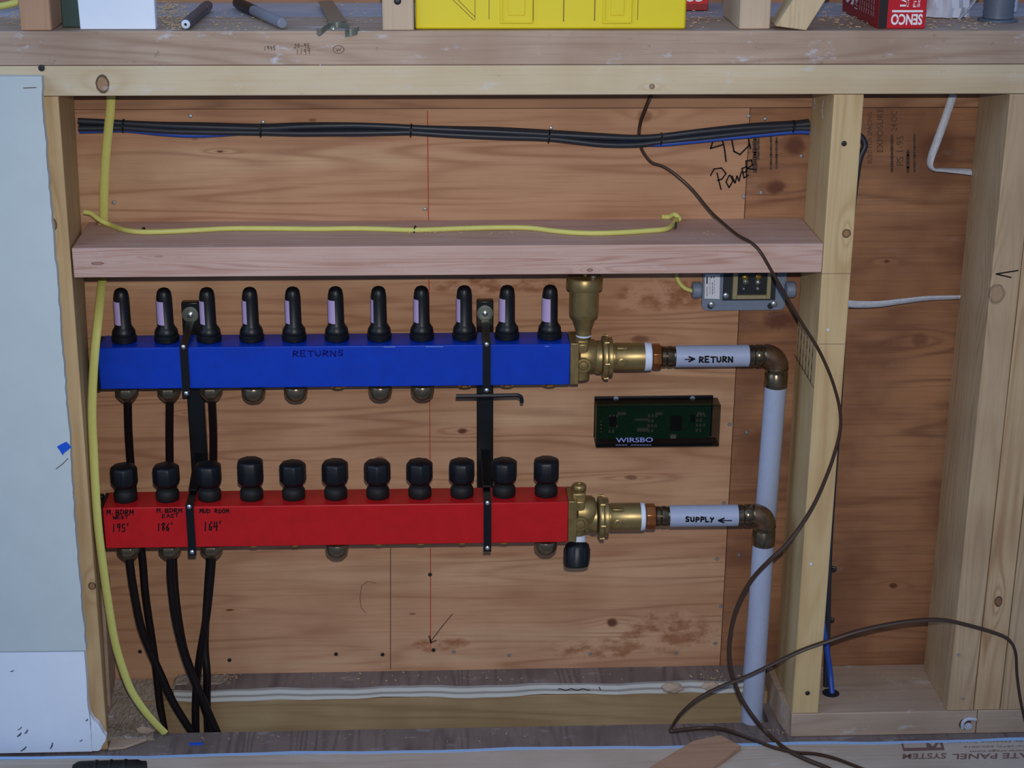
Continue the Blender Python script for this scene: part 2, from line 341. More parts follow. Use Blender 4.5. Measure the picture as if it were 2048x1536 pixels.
G = {'A': [[(0, 0), (.3, 1), (.6, 0)], [(.12, .4), (.5, .4)]], 'B': [[(0, 0), (0, 1), (.45, .9), (.4, .55), (0, .5), (.5, .4), (.5, .1), (0, 0)]], 'C': [[(.55, .85), (.2, 1), (0, .5), (.2, 0), (.55, .12)]],
     'D': [[(0, 0), (0, 1), (.5, .8), (.55, .3), (0, 0)]], 'E': [[(.5, 1), (0, 1), (0, 0), (.5, 0)], [(0, .5), (.4, .52)]], 'H': [[(0, 0), (0, 1)], [(.5, 0), (.5, 1)], [(0, .5), (.5, .5)]],
     'I': [[(.2, 0), (.2, 1)]], 'L': [[(0, 1), (.05, 0), (.5, .05)]], 'M': [[(0, 0), (.05, 1), (.3, .4), (.55, 1), (.6, 0)]], 'N': [[(0, 0), (0, 1), (.5, 0), (.5, 1)]],
     'O': [[(.3, 1), (0, .6), (.1, .1), (.4, 0), (.6, .5), (.3, 1)]], 'P': [[(.05, 0), (.1, 1), (.5, .9), (.5, .55), (.08, .45)]], 'R': [[(0, 0), (.05, 1), (.5, .85), (.4, .55), (.05, .5), (.55, 0)]],
     'S': [[(.5, .9), (.15, 1), (.05, .65), (.45, .4), (.4, .05), (0, .1)]], 'T': [[(-.05, 1), (.6, 1)], [(.28, 1), (.28, 0)]], 'U': [[(0, .9), (.05, .15), (.3, 0), (.5, .2), (.5, .9)]],
     'W': [[(0, .9), (.15, 0), (.35, .6), (.5, 0), (.7, 1)]], 'Y': [[(0, 1), (.25, .5), (.5, 1)], [(.25, .5), (.1, 0)]], '.': [[(.1, 0), (.18, .04)]], "'": [[(.2, 1), (.15, .7)]],
     '1': [[(.2, 0), (.25, 1)]], '9': [[(.45, .6), (.1, .55), (.1, .95), (.45, .95), (.45, .6), (.35, 0)]], '5': [[(.5, 1), (.1, 1), (.08, .6), (.45, .5), (.4, .05), (0, .05)]],
     '8': [[(.25, .5), (0, .8), (.3, 1), (.5, .8), (.05, .25), (.25, 0), (.5, .25), (.25, .5)]], '6': [[(.45, 1), (.1, .6), (.05, .1), (.35, 0), (.45, .35), (.1, .45)]],
     '4': [[(.1, 1), (0, .45), (.5, .5)], [(.45, 1), (.4, 0)]], '-': [[(.05, .5), (.5, .5)]], '2': [[(.05, .8), (.3, 1), (.5, .75), (0, 0), (.5, 0)]], '0': [[(.25, 1), (0, .5), (.25, 0), (.5, .5), (.25, 1)]], '"': [[(.1, 1), (.1, .75)], [(.25, 1), (.25, .75)]], ' ': []}
def hand(mb, text, A, B, C_, w, surf=None, n=(0, -1, 0)):
    """hand lettering from A to B, capital height A->C_"""
    A, B, C_ = Vector(A), Vector(B), Vector(C_); k = 1/len(text)
    for i, ch in enumerate(text):
        for st in G[ch]:
            q = [A+(B-A)*((i+.08+x*1.25)*k)+(C_-A)*(y+.06*math.sin(i*2.3)) for x, y in st]
            if surf: q = [surf(p) for p in [a.lerp(b, t/3) for a, b in zip(q, q[1:]) for t in range(3)]+[q[-1]]]
            mb.ribbon(q, w, n)
    return mb

# ================================================================ THE SETTING
seam_t = lx(1499, 232, 5.5); seam_b = lx(1439, 1335, 5.5); seam_b += (seam_b-seam_t)*.05; ZB = -34.92
def sheet(name, x0t, x0b, x1t, x1b, zt, zb, y0, y1, m):
    mb = MB(); mb.prism([(x0b, zb), (x1b, zb), (x1t, zt), (x0t, zt)], y0, y1); return mb
wl = sheet('wall_back', -46, -46, seam_t, seam_b, -.05, FLOOR-.5, 5.5, 6.1, m_ply).build('wall_back', m_ply, kind='structure')
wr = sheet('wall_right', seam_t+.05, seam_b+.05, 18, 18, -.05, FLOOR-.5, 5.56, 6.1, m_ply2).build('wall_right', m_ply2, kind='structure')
sh_b = MB().box(-46, 18, 11.75, 12.3, 3.0, 9).build('wall_upper', m_ledger, kind='structure')
# screws in the sheets
def screw_mb(p, r=.13, d=(0, -1, 0)):
    return MB().lathe([(r, 0), (r, .03), (r*.75, .07), (r*.3, .075), (r*.25, .04)], p, d, 12)
def screws(lst, y, parent, m, r=.13):
    for (u, v) in lst: screw_mb(at(u, v, y), r).build('screw', m, parent)
screws([(228, 405), (850, 418), (1497, 232), (1487, 393), (1459, 848), (907, 1303), (1018, 1310), (1180, 1307), (1352, 1305), (1430, 1286), (1433, 1117), (1441, 1212), (1447, 1005), (381, 232)], 5.5, wl, m_screw, .12)
screws([(280, 1303), (459, 1320), (672, 1308), (765, 1309), (867, 1300), (860, 1149)], 5.5, wl, m_screwd, .12)
screws([(1522, 385), (1530, 238), (1493, 864), (1478, 1110), (1470, 1215), (1464, 1270), (1602, 312)], 5.56, wr, m_screw, .12)
# marks on the sheets
def mark(parent, name, m, f): mb = MB(); f(mb); return mb.build(name, m, parent, smooth=False)
Y5 = 5.49
mark(wl, 'chalk_line', m_chalk, lambda b: [b.ribbon([at(u, v, Y5) for u, v in q], .055, t=.002) for q in ([(855, 222), (857, 445)], [(858, 560), (860, 920)], [(861, 1096), (861, 1300)])])
mark(wl, 'pencil_line', m_pencil, lambda b: [b.ribbon([at(u, v, Y5) for u, v in q], wd, t=.002) for q, wd in (([(781, 1096), (781, 1338)], .05), ([(905, 1228), (885, 1252), (862, 1282)], .06), ([(858, 1272), (862, 1285), (872, 1281)], .10),
     ([(752, 1166), (735, 1163), (723, 1172), (720, 1195), (722, 1215), (732, 1226)], .03))])
def penw(b):
    for q in ([(1427, 279), (1421, 297), (1447, 289)], [(1443, 272), (1449, 298), (1452, 323)], [(1463, 277), (1468, 303), (1480, 309), (1499, 290)], [(1497, 279), (1501, 297)]): b.ribbon([at(u, v, Y5-.02) for u, v in q], .085, t=.006)
    for q in ([(1434, 346), (1442, 379)], [(1421, 351), (1428, 338), (1443, 336), (1452, 347), (1444, 358), (1435, 361)], [(1458, 351), (1452, 364), (1458, 375), (1466, 362), (1460, 350)], [(1464, 352), (1470, 366), (1474, 352), (1478, 362), (1483, 343)],
              [(1494, 333), (1484, 337), (1488, 356), (1497, 350)], [(1486, 346), (1494, 342)], [(1493, 352), (1492, 322), (1503, 320), (1505, 330), (1494, 337), (1513, 339)]): b.ribbon([at(u, v, Y5-.02) for u, v in q], .075, t=.006)
mark(wl, 'handwriting', m_ink, penw)
def stampr(b):
    def col(txt, u, v0, v1, wpx): lettering(b, txt, [at(u+wpx, v0, 5.55), at(u+wpx, v1, 5.55), at(u, v0, 5.55), at(u, v1, 5.55)])
    col('SIZED FOR SPACING', 1735, 328, 225, 9); col('EXPOSURE 1', 1754, 304, 205, 12); col('PS 1-95', 1793, 331, 272, 14); col('24 OC', 1782, 262, 222, 12)
    for u, v0, v1, w_ in ((1784, 270, 345, .14), (1816, 300, 345, .16), (1829, 268, 345, .12), (1510, 275, 345, .22), (1517, 262, 320, .1), (1542, 270, 340, .12), (1553, 275, 338, .12)):
        n = 14
        for i in range(n):
            a = v0+(v1-v0)*i/n; c = v0+(v1-v0)*(i+.72)/n; b.ribbon([at(u, a, 5.55), at(u, c, 5.55)], w_*(.7+.5*((i*7) % 3)/2), t=.001)
mark(wr, 'grade_stamp', m_stamp, stampr)

# ledger along the top of the bay
LZ = lz(900, 217, 5.0)
tag(MB().box(-46, 18, 4.95, 5.48, LZ, -.06).build('ledger_board', m_ledger, bevel=.04), 'thin brown ledger strip running along the back just under the top plate', 'board')

# floor
NEAR = fl(900, 1456, FLOOR).y; HR = fl(1540, 1452, FLOOR).x; HL = fl(318, 1462, FLOOR).x
f = MB(); f.box(-48, 20, -14, NEAR, FLOOR-.72, FLOOR); f.box(-48, HL, NEAR, 6, FLOOR-.72, FLOOR); f.box(HR, 20, NEAR, 6, FLOOR-.72, FLOOR)
flo = f.build('floor', m_subfl, kind='structure')
# back lip of the hole: worn wood top, layered plywood edge, joist face below
LZT = ZB; LY = fl(900, 1371, LZT).y; LX0 = fl(350, 1371, LZT).x
EZ = lz(900, 1394, LY)
lip = MB(); n = 40; xs = [LX0+(HR-LX0)*i/n for i in range(n+1)]
yw = [LY+.10*math.sin(x*.8)+.05*math.sin(x*2.1) for x in xs]; zw = [EZ+.06*math.sin(x*.5+1) for x in xs]
vs = []
for x, y, z in zip(xs, yw, zw): vs += [(x, y, z), (x, y, LZT), (x, 5.49, LZT), (x, 5.49, z)]
fs = []
for i in range(n):
    for j in range(4): a = i*4+j; b = i*4+(j+1) % 4; fs.append((a, b, b+4, a+4))
fs += [(0, 1, 2, 3), (n*4+3, n*4+2, n*4+1, n*4)]
lipo = lip.add(vs, fs).build('subfloor_lip', m_edge, smooth=False); lipo.data.materials.append(m_subfl)
for p in lipo.data.polygons:
    if abs(p.normal.z) > .7: p.material_index = 1
tag(lipo, 'strip of old subfloor behind the pipe hole with a pale layered plywood edge', 'subfloor edge')
js = MB().box(LX0-2, HR+.3, LY+.12, LY+1.3, FLOOR-3.5, EZ-.07).build('floor_joist', m_joist, bevel=.05)
tag(js, 'yellowish joist face seen in the hole below the layered plywood edge', 'joist')
G['K'] = [[(0, 0), (0, 1)], [(.5, 1), (0, .5), (.5, 0)]]
mark(lipo, 'handwriting', m_ink, lambda b: [b.ribbon([at(u, 1379+1.6*math.sin(u*1.3), LY-.16), at(u+4, 1379+1.6*math.sin((u+4)*1.3), LY-.16)], .05, t=.004) for u in range(1116, 1178, 4)]+[b.ribbon([at(1198, 1374, LY-.16), at(1201, 1380, LY-.16)], .05, t=.004)])
# drywall
def jag(pts, amp=.035, step=.5, close=True):
    out = []
    for a, b in zip(pts, pts[1:]+(pts[:1] if close else [])):
        L = math.hypot(b[0]-a[0], b[1]-a[1]); k = max(1, int(L/step))
        for i in range(k):
            t = i/k; j = amp if 0 < i else 0
            out.append((a[0]+(b[0]-a[0])*t+random.uniform(-j, j), a[1]+(b[1]-a[1])*t+random.uniform(-j, j)*.5))
    return out
D = -.5
edge = [(83, 153), (86, 230), (92, 300), (100, 400), (107, 480), (115, 570), (121, 650), (128, 740), (135, 830), (141, 900), (150, 1060), (159, 1160), (166, 1240), (172, 1301)]
eg = [(lx(u, v, D), lz(u, v, D)) for u, v in edge]
up = [(-48, eg[0][1]+.05)]+jag(eg, .035, .3, False)+[eg[-1], (-48, lz(60, 1302, D))]
wlf = MB().prism(up, D, -.01).build('wall_left', m_dry, kind='structure', smooth=False)
eg2 = [(lx(u, v, D), lz(u, v, D)) for u, v in [(168, 1304), (171, 1340), (174, 1400), (180, 1450), (184, 1503)]]
lowz = max(FLOOR+.02, eg2[-1][1])
eg2[-1] = (eg2[-1][0], lowz)
low = [(-48, lz(60, 1303, D)-.02)]+jag(eg2, .03, .5, False)+[eg2[-1], (-48, lowz)]
wlw = MB().prism(low, D, -.01).build('wall_left_lower', m_dryw, kind='structure', smooth=False)
tp = [(lx(u, v, D), max(lowz, lz(u, v, D))) for u, v in [(180, 1430), (186, 1441), (196, 1449), (202, 1460), (212, 1474), (211, 1482), (204, 1492), (201, 1500), (196, 1503), (184, 1503)]]
MB().prism(jag(tp, .05, .25), D+.05, -.05).build('torn_paper', m_dryw, wlw, smooth=False)
mark(wlw, 'scuff_mark', m_scuff, lambda b: [b.ribbon([at(u0, v0, D-.01), at(u1*.5+u0*.5+.8, v1*.5+v0*.5+.5, D-.01), at(u1, v1, D-.01)], w_*.7, t=.002) for u0, v0, u1, v1, w_ in ((36, 1460, 43, 1454, .08), (35, 1473, 42, 1466, .13), (50, 1467, 55, 1460, .12), (42, 1502, 52, 1494, .12), (101, 1497, 105, 1486, .12), (160, 1482, 164, 1480, .09), (21, 1343, 27, 1341, .08), (172, 1442, 175, 1438, .1))])
mark(wlf, 'pencil_mark', m_pencil, lambda b: [b.ribbon([at(u, v, D-.01) for u, v in q], .04, t=.002) for q in ([(112, 938), (125, 928), (136, 917)], [(47, 176), (72, 175)])])
tag(MB().prism(jag([(lx(u, v, D), lz(u, v, D)) for u, v in [(114, 893), (133, 883), (143, 894), (125, 910)]], .05, .2), D-.04, D-.01).build('painters_tape', m_tape, smooth=False), 'torn scrap of blue tape stuck to the edge of the grey drywall', 'tape')

# ================================================================ FRAMING
def board(name, m, x0, x1, y0, y1, z0, z1, label, cat, lean=(0, 0), bev=.05, group=None):
    mb = MB().hexa([(x0+lean[0], y0, z0), (x1+lean[0], y0, z0), (x1+lean[0], y1, z0), (x0+lean[0], y1, z0), (x0, y0, z1), (x1, y0, z1), (x1, y1, z1), (x0, y1, z1)])
    return tag(mb.build(name, m, bevel=bev), label, cat, group)
PT = lz(900, 62, 0)
tp_ = board('top_plate', m_plate, -48, 18, 0, 4.93, .02, 1.48, 'pale top plate spanning the bay, with a dark ringed knot at its left end', 'plate')
plate2 = board('upper_plate', m_plate2, -48, 18, 0, 5.5, 1.5, PT, 'greyer dusty plate lying on the pale top plate, with pencilled notes', 'plate')
board('shelf_board', m_shelf, -48, 18, 5.52, 11.7, 1.6, PT-.02, 'grey dusty ledge board behind the upper plate', 'board')
zs = FLOOR+.01
# left stud leans slightly
xt, xb = lx(117, 200, 0), lx(214, 1470, 0)
bt, bb = lx(157, 235, 5.5), lx(180, 760, 5.5)
bb = bt+(bb-bt)*1.9
ls = MB().hexa([(xb-1.5, 0, zs), (xb, 0, zs), (bb, 5.48, zs), (bb-1.5, 5.48, zs), (xt-1.5, 0, 0), (xt, 0, 0), (bt, 4.93, 0), (bt-1.5, 4.93, 0)])
ls = tag(ls.build('wall_stud', m_stud1, bevel=.05), 'left wall stud, its face partly covered by the grey drywall', 'stud')
st = board('wall_stud', m_stud2, 0, 1.5, 0, 4.93, FLOOR+1.51, 0, 'stud between the manifold bay and the right bay, with a ringed knot', 'stud')
x3 = 8.88
s3 = board('wall_stud', m_stud3, x3, x3+1.5, 0, 4.93, FLOOR+1.51, 0, 'stud right of the right bay, with a reddish knot under an inked arrow', 'stud')
s4 = board('wall_stud', m_stud4, x3+1.54, x3+3.04, 0.02, 4.93, FLOOR+1.51, 0, 'stud packed against the right bay stud, with a small dark knot low down', 'stud')
s5 = board('wall_stud', m_stud3, x3+3.08, x3+4.58, 0.0, 4.93, FLOOR+1.51, 0, 'outermost stud at the right edge of the photo', 'stud')
for q in ([(1642, 547), (1704, 547)], [(1637, 688), (1690, 688)]): mark(st, 'pencil_line', m_stampr, lambda b: b.ribbon([at(u, v, -.01) for u, v in q], .025, t=.002))
mark(s3, 'arrow_mark', m_ink, lambda b: [b.ribbon([at(u, v, -.01) for u, v in q], .07, t=.002) for q in ([(1992, 548), (2036, 541)], [(1992, 548), (2022, 555)])])
screws([(1688, 287), (1615, 1386)], 0, st, m_screwd, .14); screws([(1622, 1128), (1656, 660)], 0, st, m_ptfe, .08)
screws([(1917, 1309), (1925, 1396)], 0, s3, m_screw, .1)
# stamp on the side of the middle stud (lies in the plane x = 0)
def sidepl(u, v):
    q = ray(u, v); return CP+q*((-.012-CP.x)/q.x)
def sst(b):
    b.ribbon([sidepl(1592, 625), sidepl(1633, 688)], .05, (-1, 0, 0), .002); b.ribbon([sidepl(1588, 708), sidepl(1627, 775)], .05, (-1, 0, 0), .002)
    for i in range(6):
        y = 4.5-i*.72; z0 = sidepl(1592, 640).z; 
        for j in range(9): b.ribbon([(-.012, y, z0-j*.24), (-.012, y, z0-j*.24-.15)], .07+.05*((i*3+j) % 3), (-1, 0, 0), .002)
mark(st, 'grade_stamp', m_stamp, sst)
screws([(83, 136)], 0, tp_, m_screwd, .16)
for tx, c_ in (('1995', ((527, 101), (552, 100), (527, 93))), ('20-95', ((588, 96), (620, 95), (588, 88))), ('1199', ((592, 109), (622, 108), (592, 98)))):
    mark(plate2, 'pencil_note', m_stampr, lambda b: hand(b, tx, *[at(u, v, -.01) for u, v in c_], .03))
mark(plate2, 'circled_mark', m_stampr, lambda b: (b.ribbon([at(677+11*math.cos(a*.5), 99+8*math.sin(a*.5), -.01) for a in range(14)], .03, t=.002), hand(b, 'W', at(671, 103, -.01), at(683, 101, -.01), at(671, 96, -.01), .03)))
mark(tp_, 'paint_line', m_gyp, lambda b: b.ribbon([at(u, v, .01) for u, v in [(1440, 152), (1500, 150), (1560, 146), (1640, 148), (1700, 149), (1800, 146), (1900, 142)]], .05, t=.003))
for u, v, w_, h_ in ((865, 134, 8, 3), (640, 128, 3, 12), (1416, 172, 3, 16), (362, 144, 10, 3)):
    mark(tp_, 'paint_smear', m_gyp, lambda b: b.ribbon([at(u-w_/2, v-h_/2, .01), at(u+w_/2, v+h_/2, .01)], .06, t=.003))
for q in ([(1629, 198), (1631, 212), (1629, 216)], [(1647, 202), (1644, 216), (1646, 236)]): mark(st, 'drip_glint', m_paper, lambda b: b.ribbon([sidepl(u, v) for u, v in q], .12, (-1, 0, 0), .004))  # pale glints on the drips, painted as light ribbons on the stud side
z0_ = lz(222, 1166, 4.2); xe0 = lx(229, 1340, 5.45); xe1 = lx(224, 1200, 5.45)
MBk = MB().hexa([(bb-.3, 3.6, zs), (xe0, 3.6, zs), (xe0, 5.46, zs), (bb-.3, 5.46, zs), (bb-.2, 3.6, z0_-.15), (xe1, 3.6, z0_), (xe1, 5.46, z0_), (bb-.2, 5.46, z0_)])
tag(MBk.build('short_block', m_bplate, bevel=.05), 'short grey-brown block tucked against the left stud near the floor', 'block')
# fire block (with a notch at the back for the yellow cable)
BZ = -7.75; bh = 1.5
nx = lx(205, 450, 5.2)
poly = [(xt+.03, 0), (-.02, 0), (-.02, 5.47), (nx+.35, 5.47), (nx+.35, 4.9), (nx-.3, 4.9), (nx-.3, 5.47), (bt+.1, 5.47)]
zt_, zb_ = lz(900, 492, 0), lz(900, 550.5, 0)
vs = [(x, y, zb_) for x, y in poly]+[(x, y, zt_) for x, y in poly]; k = len(poly)
blk = MB().add(vs, [tuple(reversed(range(k))), tuple(range(k, 2*k))]+[(i, (i+1) % k, (i+1) % k+k, i+k) for i in range(k)])
tag(blk.build('fire_block', m_block, bevel=.05), 'pinkish horizontal block nailed between the studs above the blue manifold', 'block')
sx = lx(1953, 1450, 0)
bp1 = board('bottom_plate', m_bplate, .0, sx-.02, 0, 5.5, FLOOR+.01, FLOOR+1.49, 'short bottom plate under the right bay, with a cable hole bored near the middle stud', 'plate')
board('bottom_plate', m_bplate, sx+.02, 18, 0, 5.5, FLOOR+.01, FLOOR+1.49, 'bottom plate piece at the lower right corner, beyond the plate joint', 'plate')
MB().lathe([(.36, 0), (.36, .012)], at(1930, 1448, 0), (0, -1, 0), 16).build('nail_hole', m_pencil, bp1)
MB().tube([at(1925, 1457, -.05), at(1926, 1445, -.1), at(1936, 1438, -.12), at(1952, 1439, -.05)], .10, 8, 5).build('white_shaving', m_gyp, bp1)
MB().lathe([(.22, 0), (.24, .04), (.1, .06)], at(1936, 1452, 0), (0, -1, 0), 10).build('white_plug', m_gyp, bp1)
MB().add([(-.35, 1.6, FLOOR), (0-.02, 0.1, FLOOR), (-.02, 5.4, FLOOR), (-.6, 5.4, FLOOR), (-.30, 1.6, FLOOR+1.5), (-.02, .6, FLOOR+1.55), (-.02, 5.4, FLOOR+1.5), (-.4, 5.4, FLOOR+1.5)],
         [(3, 2, 1, 0), (4, 5, 6, 7), (0, 1, 5, 4), (1, 2, 6, 5), (2, 3, 7, 6), (3, 0, 4, 7)]).build('splintered_end', m_bplate, bp1)

# ---------------------------------------------------------------- floor things
pz = FLOOR+.62
e0 = fl(900, 1500, pz).y
def floor_panel(x0, x1, y0, y1, label):
    r = MB().box(x0, x1, y0, y1, FLOOR+.01, pz).build('floor_panel', m_panel, bevel=.03)
    return tag(r, label, 'floor panel', None)
g_l = fl(1560, 1529, pz); g_r = fl(2048, 1520, pz)
pn = floor_panel(-48, 18, e0-2.9, e0-.12, 'pale wooden floor panel along the foot of the wall, printed upside down at its right end')
floor_panel(-48, 18, e0-9, e0-2.97, 'floor panel at the bottom edge of the photo, in front of the printed one')
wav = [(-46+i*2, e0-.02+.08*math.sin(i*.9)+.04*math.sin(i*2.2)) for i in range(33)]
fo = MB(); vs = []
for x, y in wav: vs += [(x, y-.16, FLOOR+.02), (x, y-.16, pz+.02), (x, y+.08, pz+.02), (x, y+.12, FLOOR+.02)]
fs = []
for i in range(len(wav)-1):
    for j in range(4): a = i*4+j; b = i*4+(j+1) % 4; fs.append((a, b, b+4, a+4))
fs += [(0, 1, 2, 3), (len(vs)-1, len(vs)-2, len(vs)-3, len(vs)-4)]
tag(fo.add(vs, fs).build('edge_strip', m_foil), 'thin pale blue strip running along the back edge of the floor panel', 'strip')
def ptext(b):
    def ln(txt, u0, u1, v, h, bold=.0):     # upside down: starts on the right
        A = fl(u1, v, pz+.01); B_ = fl(u0, v+ (u1-u0)*.017, pz+.01); C_ = fl(u1-h*.1, v+h, pz+.01); D_ = fl(u0-h*.1, v+h+(u1-u0)*.017, pz+.01)
        lettering(b, txt, [A, B_, C_, D_], bold, (0, 0, .005))
    ln('SYSTEM', 1806, 1893, 1506, 11, .015); ln('CLIMATE PANEL', 1905, 2128, 1504, 11, .015); ln('www.viega.com', 1940, 2058, 1498, 5); ln('Phone: (877) 620-0016', 1928, 2075, 1489, 4); ln('Floor Heating Systems', 1893, 2070, 1480, 4)
mark(pn, 'printed_text', m_stampr, ptext)
mark(pn, 'logo', m_stampr, lambda b: (b.add([fl(u, v, pz+.012) for u, v in [(1801, 1484), (1885, 1482), (1889, 1500), (1807, 1502)]], [(0, 1, 2, 3)])))
mark(pn, 'logo_print', m_panel, lambda b: [b.add([fl(u, v, pz+.016) for u, v in q], [tuple(range(len(q)))]) for q in ([(1806, 1485), (1850, 1484), (1854, 1495), (1809, 1496)], [(1856, 1484), (1866, 1493), (1872, 1484)], [(1872, 1495), (1878, 1485), (1883, 1495)])])
sc = [fl(u, v, pz+.03) for u, v in [(1290, 1548), (1385, 1490), (1440, 1478), (1482, 1500), (1400, 1560)]]
b = MB(); kk = len(sc); b.add([(p.x, p.y, pz+.01) for p in sc]+[(p.x, p.y, pz+.30) for p in sc], [tuple(reversed(range(kk))), tuple(range(kk, 2*kk))]+[(i, (i+1) % kk, (i+1) % kk+kk, i+kk) for i in range(kk)])
tag(b.build('wood_offcut', m_scrap, bevel=.03), 'flat reddish wood offcut lying on the floor panel at the bottom edge', 'offcut')
b = MB(); A = fl(150, 1533, pz+.6); B_ = fl(295, 1529, pz+.6)
b.tube([A+Vector((0, -.5, 0)), A.lerp(B_, .3)+Vector((0, -.5, 0)), A.lerp(B_, .7)+Vector((0, -.5, 0)), B_+Vector((0, -.5, 0))], .55, 18, 5, rad=lambda t: .7+.3*math.sin(min(1, t*9)*1.57) if t < .2 else (1 if t < .93 else .85))
hd = tag(b.build('tool_handle', m_rub), 'black rubber tool handle lying on the floor panel at the bottom left', 'handle')
for t in (.3, .5, .7): MB().lathe([(.58, 0), (.60, .04), (.60, .12), (.58, .16)], A.lerp(B_, t)+Vector((0, -.5, 0)), B_-A, 20).build('grip_ring', m_blk, hd)
p = fl(392, 1488, FLOOR+.03)
tag(MB().box(p.x-.38, p.x+.38, p.y-.12, p.y+.14, FLOOR+.01, FLOOR+.06).build('tape_scrap', m_tape, bevel=.02), 'small scrap of blue tape lying on the subfloor below the black tubes', 'tape')

b = MB(); cc = [(xb+.02, -.15), (fl(252, 1489, FLOOR).x, .0), (fl(300, 1468, FLOOR).x, .8), (xb+.02, .85)]
b.hexa([(x, y, FLOOR+.01) for x, y in cc]+[(x, y, FLOOR+.22-.1*(i == 1)) for i, (x, y) in enumerate(cc)])
tag(b.build('plate_remnant', m_bplate, bevel=.05), 'thin wedge of pale wood on the floor at the foot of the left stud', 'wood scrap')
# heap of debris in the left corner (height field)
def heap(name, x0, x1, y0, y1, zf, m, n1=34, n2=26, amp=.12):
    vs = []; fs = []
    for j in range(n2+1):
        for i in range(n1+1):
            x = x0+(x1-x0)*i/n1; y = y0+(y1-y0)*j/n2; e = min(i, n1-i, j, n2-j) > 0
            vs.append((x+(random.uniform(-.04, .04) if e else 0), y, (zf(x, y)+random.uniform(-amp, amp)) if e else zf(x, y)-.25))
    for j in range(n2):
        for i in range(n1): a = j*(n1+1)+i; fs.append((a, a+1, a+n1+2, a+n1+1))
    o = len(vs); vs += [(x0, y0, FLOOR+.0), (x1, y0, FLOOR), (x1, y1, FLOOR), (x0, y1, FLOOR)]; fs.append((o+3, o+2, o+1, o))
    return MB().add(vs, fs).build(name, m, smooth=False)
m_deb = wood('plaster_and_sawdust', (150, 136, 122), (112, 98, 88), 'Y', 31, 5, .3, (), dirt=.5, mottle=.6, fibre=.1, stretch=.8)
hx0 = min(xb, bb)+.05
tag(heap('debris_heap', hx0, HL-.1, .9, 5.45, lambda x, y: FLOOR+.18+max(0, (y-2.6))*.50+.1*math.sin(x*2)*math.sin(y*3), m_deb, amp=.07), 'crumbly heap of plaster and sawdust in the left corner at the foot of the stud', 'debris', kind='stuff')
tag(heap('debris_heap', LX0-.2, LX0+3.6, 4.15, 5.45, lambda x, y: LZT+.03+.06*math.sin(x*3), m_deb, 20, 8, .06), 'scattered plaster crumbs on the subfloor strip behind the black tubes', 'debris', kind='stuff')
for (u, v, r, lb) in ((290, 1461, .34, 'broken curl of pale wood beside the yellow cable end'), (1345, 1376, .42, 'rounded knotty lump of broken wood under the layered plywood edge'), (1420, 1372, .34, 'splintered brown wood lump right of the rounded one behind the cord')):
    y = 1.6 if u < 400 else LY-.15; p = fl(u, v, FLOOR+.25) if u < 400 else at(u, v, LY-.1)
    b = MB(); o = []; bmx = bmesh.new(); bmesh.ops.create_icosphere(bmx, subdivisions=3, radius=1)
    random.seed(int(u)); ph = [random.uniform(0, 6) for _ in range(3)]
    vv = [Vector((w_.co.x*r*1.5, w_.co.y*r*.55, w_.co.z*r*.8))*(1+.16*math.sin(5*w_.co.x+ph[0])*math.sin(6*w_.co.z+ph[1]))+p for w_ in bmx.verts]
    b.add(vv, [tuple(x.index for x in f_.verts) for f_ in bmx.faces]); bmx.free()
    tag(b.build('broken_wood', m_bplate), lb, 'wood scrap')

# ================================================================ MANIFOLDS
YB, YR, HB = 3.15, 1.75, 1.1           # axis depth of the blue and red body, half size
def body_z(v0, v1, y): return lz(670, v0, y), lz(670, v1, y)
random.seed(3)
def rbox(b, x0, x1, y0, y1, z0, z1): return b.box(x0, x1, y0, y1, z0, z1)
def manifold(name, label, col, Y, u0, u1, vt, vb, uo, tops):
    zt, zb = lz(670, vt, Y-HB), lz(670, vb, Y-HB); x0, x1 = lx(u0, (vt+vb)/2, Y-HB), lx(u1, (vt+vb)/2, Y-HB)
    r = thing(name, ((x0+x1)/2, Y, zb), label, 'manifold', 'heating manifolds')
    rbox(MB(), x0, x1, Y-HB, Y+HB, zb, zt).build('body', col, r, bevel=.06)
    rbox(MB(), x0-.2, x0-.005, Y-HB+.02, Y+HB-.02, zb-.06, zt-.03).build('end_plate', m_blk, r, bevel=.03)
    xs = [lx(uo[0]+(uo[1]-uo[0])*i/10, vt-8, Y) for i in range(11)]
    return r, x0, x1, zb, zt, xs
blue, bx0, bx1, bzb, bzt, bxs = manifold('heating_manifold', 'blue manifold with eleven tall black flow meters on top', m_blue, YB, 197, 1140, 692, 774.5, (249, 1099), None)
red, rx0, rx1, rzb, rzt, rxs = manifold('heating_manifold', 'red manifold with eleven stubby black knobs on top', m_red, YR, 207, 1136, 1010, 1091, (252, 1092), None)
# flow meters
H = lz(670, 573, YB)-bzt
def meter(x, tw):
    b = MB().lathe([(.58, .0), (.66, .05), (.67, .30), (.60, .38), (.62, .42), (.60, .62), (.50, .78), (.425, .92), (.415, H*.80), (.40, H*.86), (.36, H*.93), (.26, H*.975), (.12, H*.995), (.0, H)], (x, YB, bzt+.005), seg=28)
    o = b.build('flow_meter', m_blk, blue)
    a0, a1 = tw; v = []; n = 8; z0, z1 = bzt+1.0, bzt+H*.77
    for k in range(n+1):
        a = a0+(a1-a0)*k/n
        for rr in (.41, .437):
            for z in (z0, z1): v.append((x+rr*math.sin(a), YB-rr*math.cos(a), z))
    f = []
    for k in range(n):
        a = k*4; c = a+4; f += [(a+2, a+3, c+3, c+2), (a, a+1, c+1, c), (a+1, a+3, c+3, c+1), (a, a+2, c+2, c)]
    f += [(0, 1, 3, 2), (n*4, n*4+1, n*4+3, n*4+2)]
    MB().add(v, f).build('scale_label', m_lav, o)
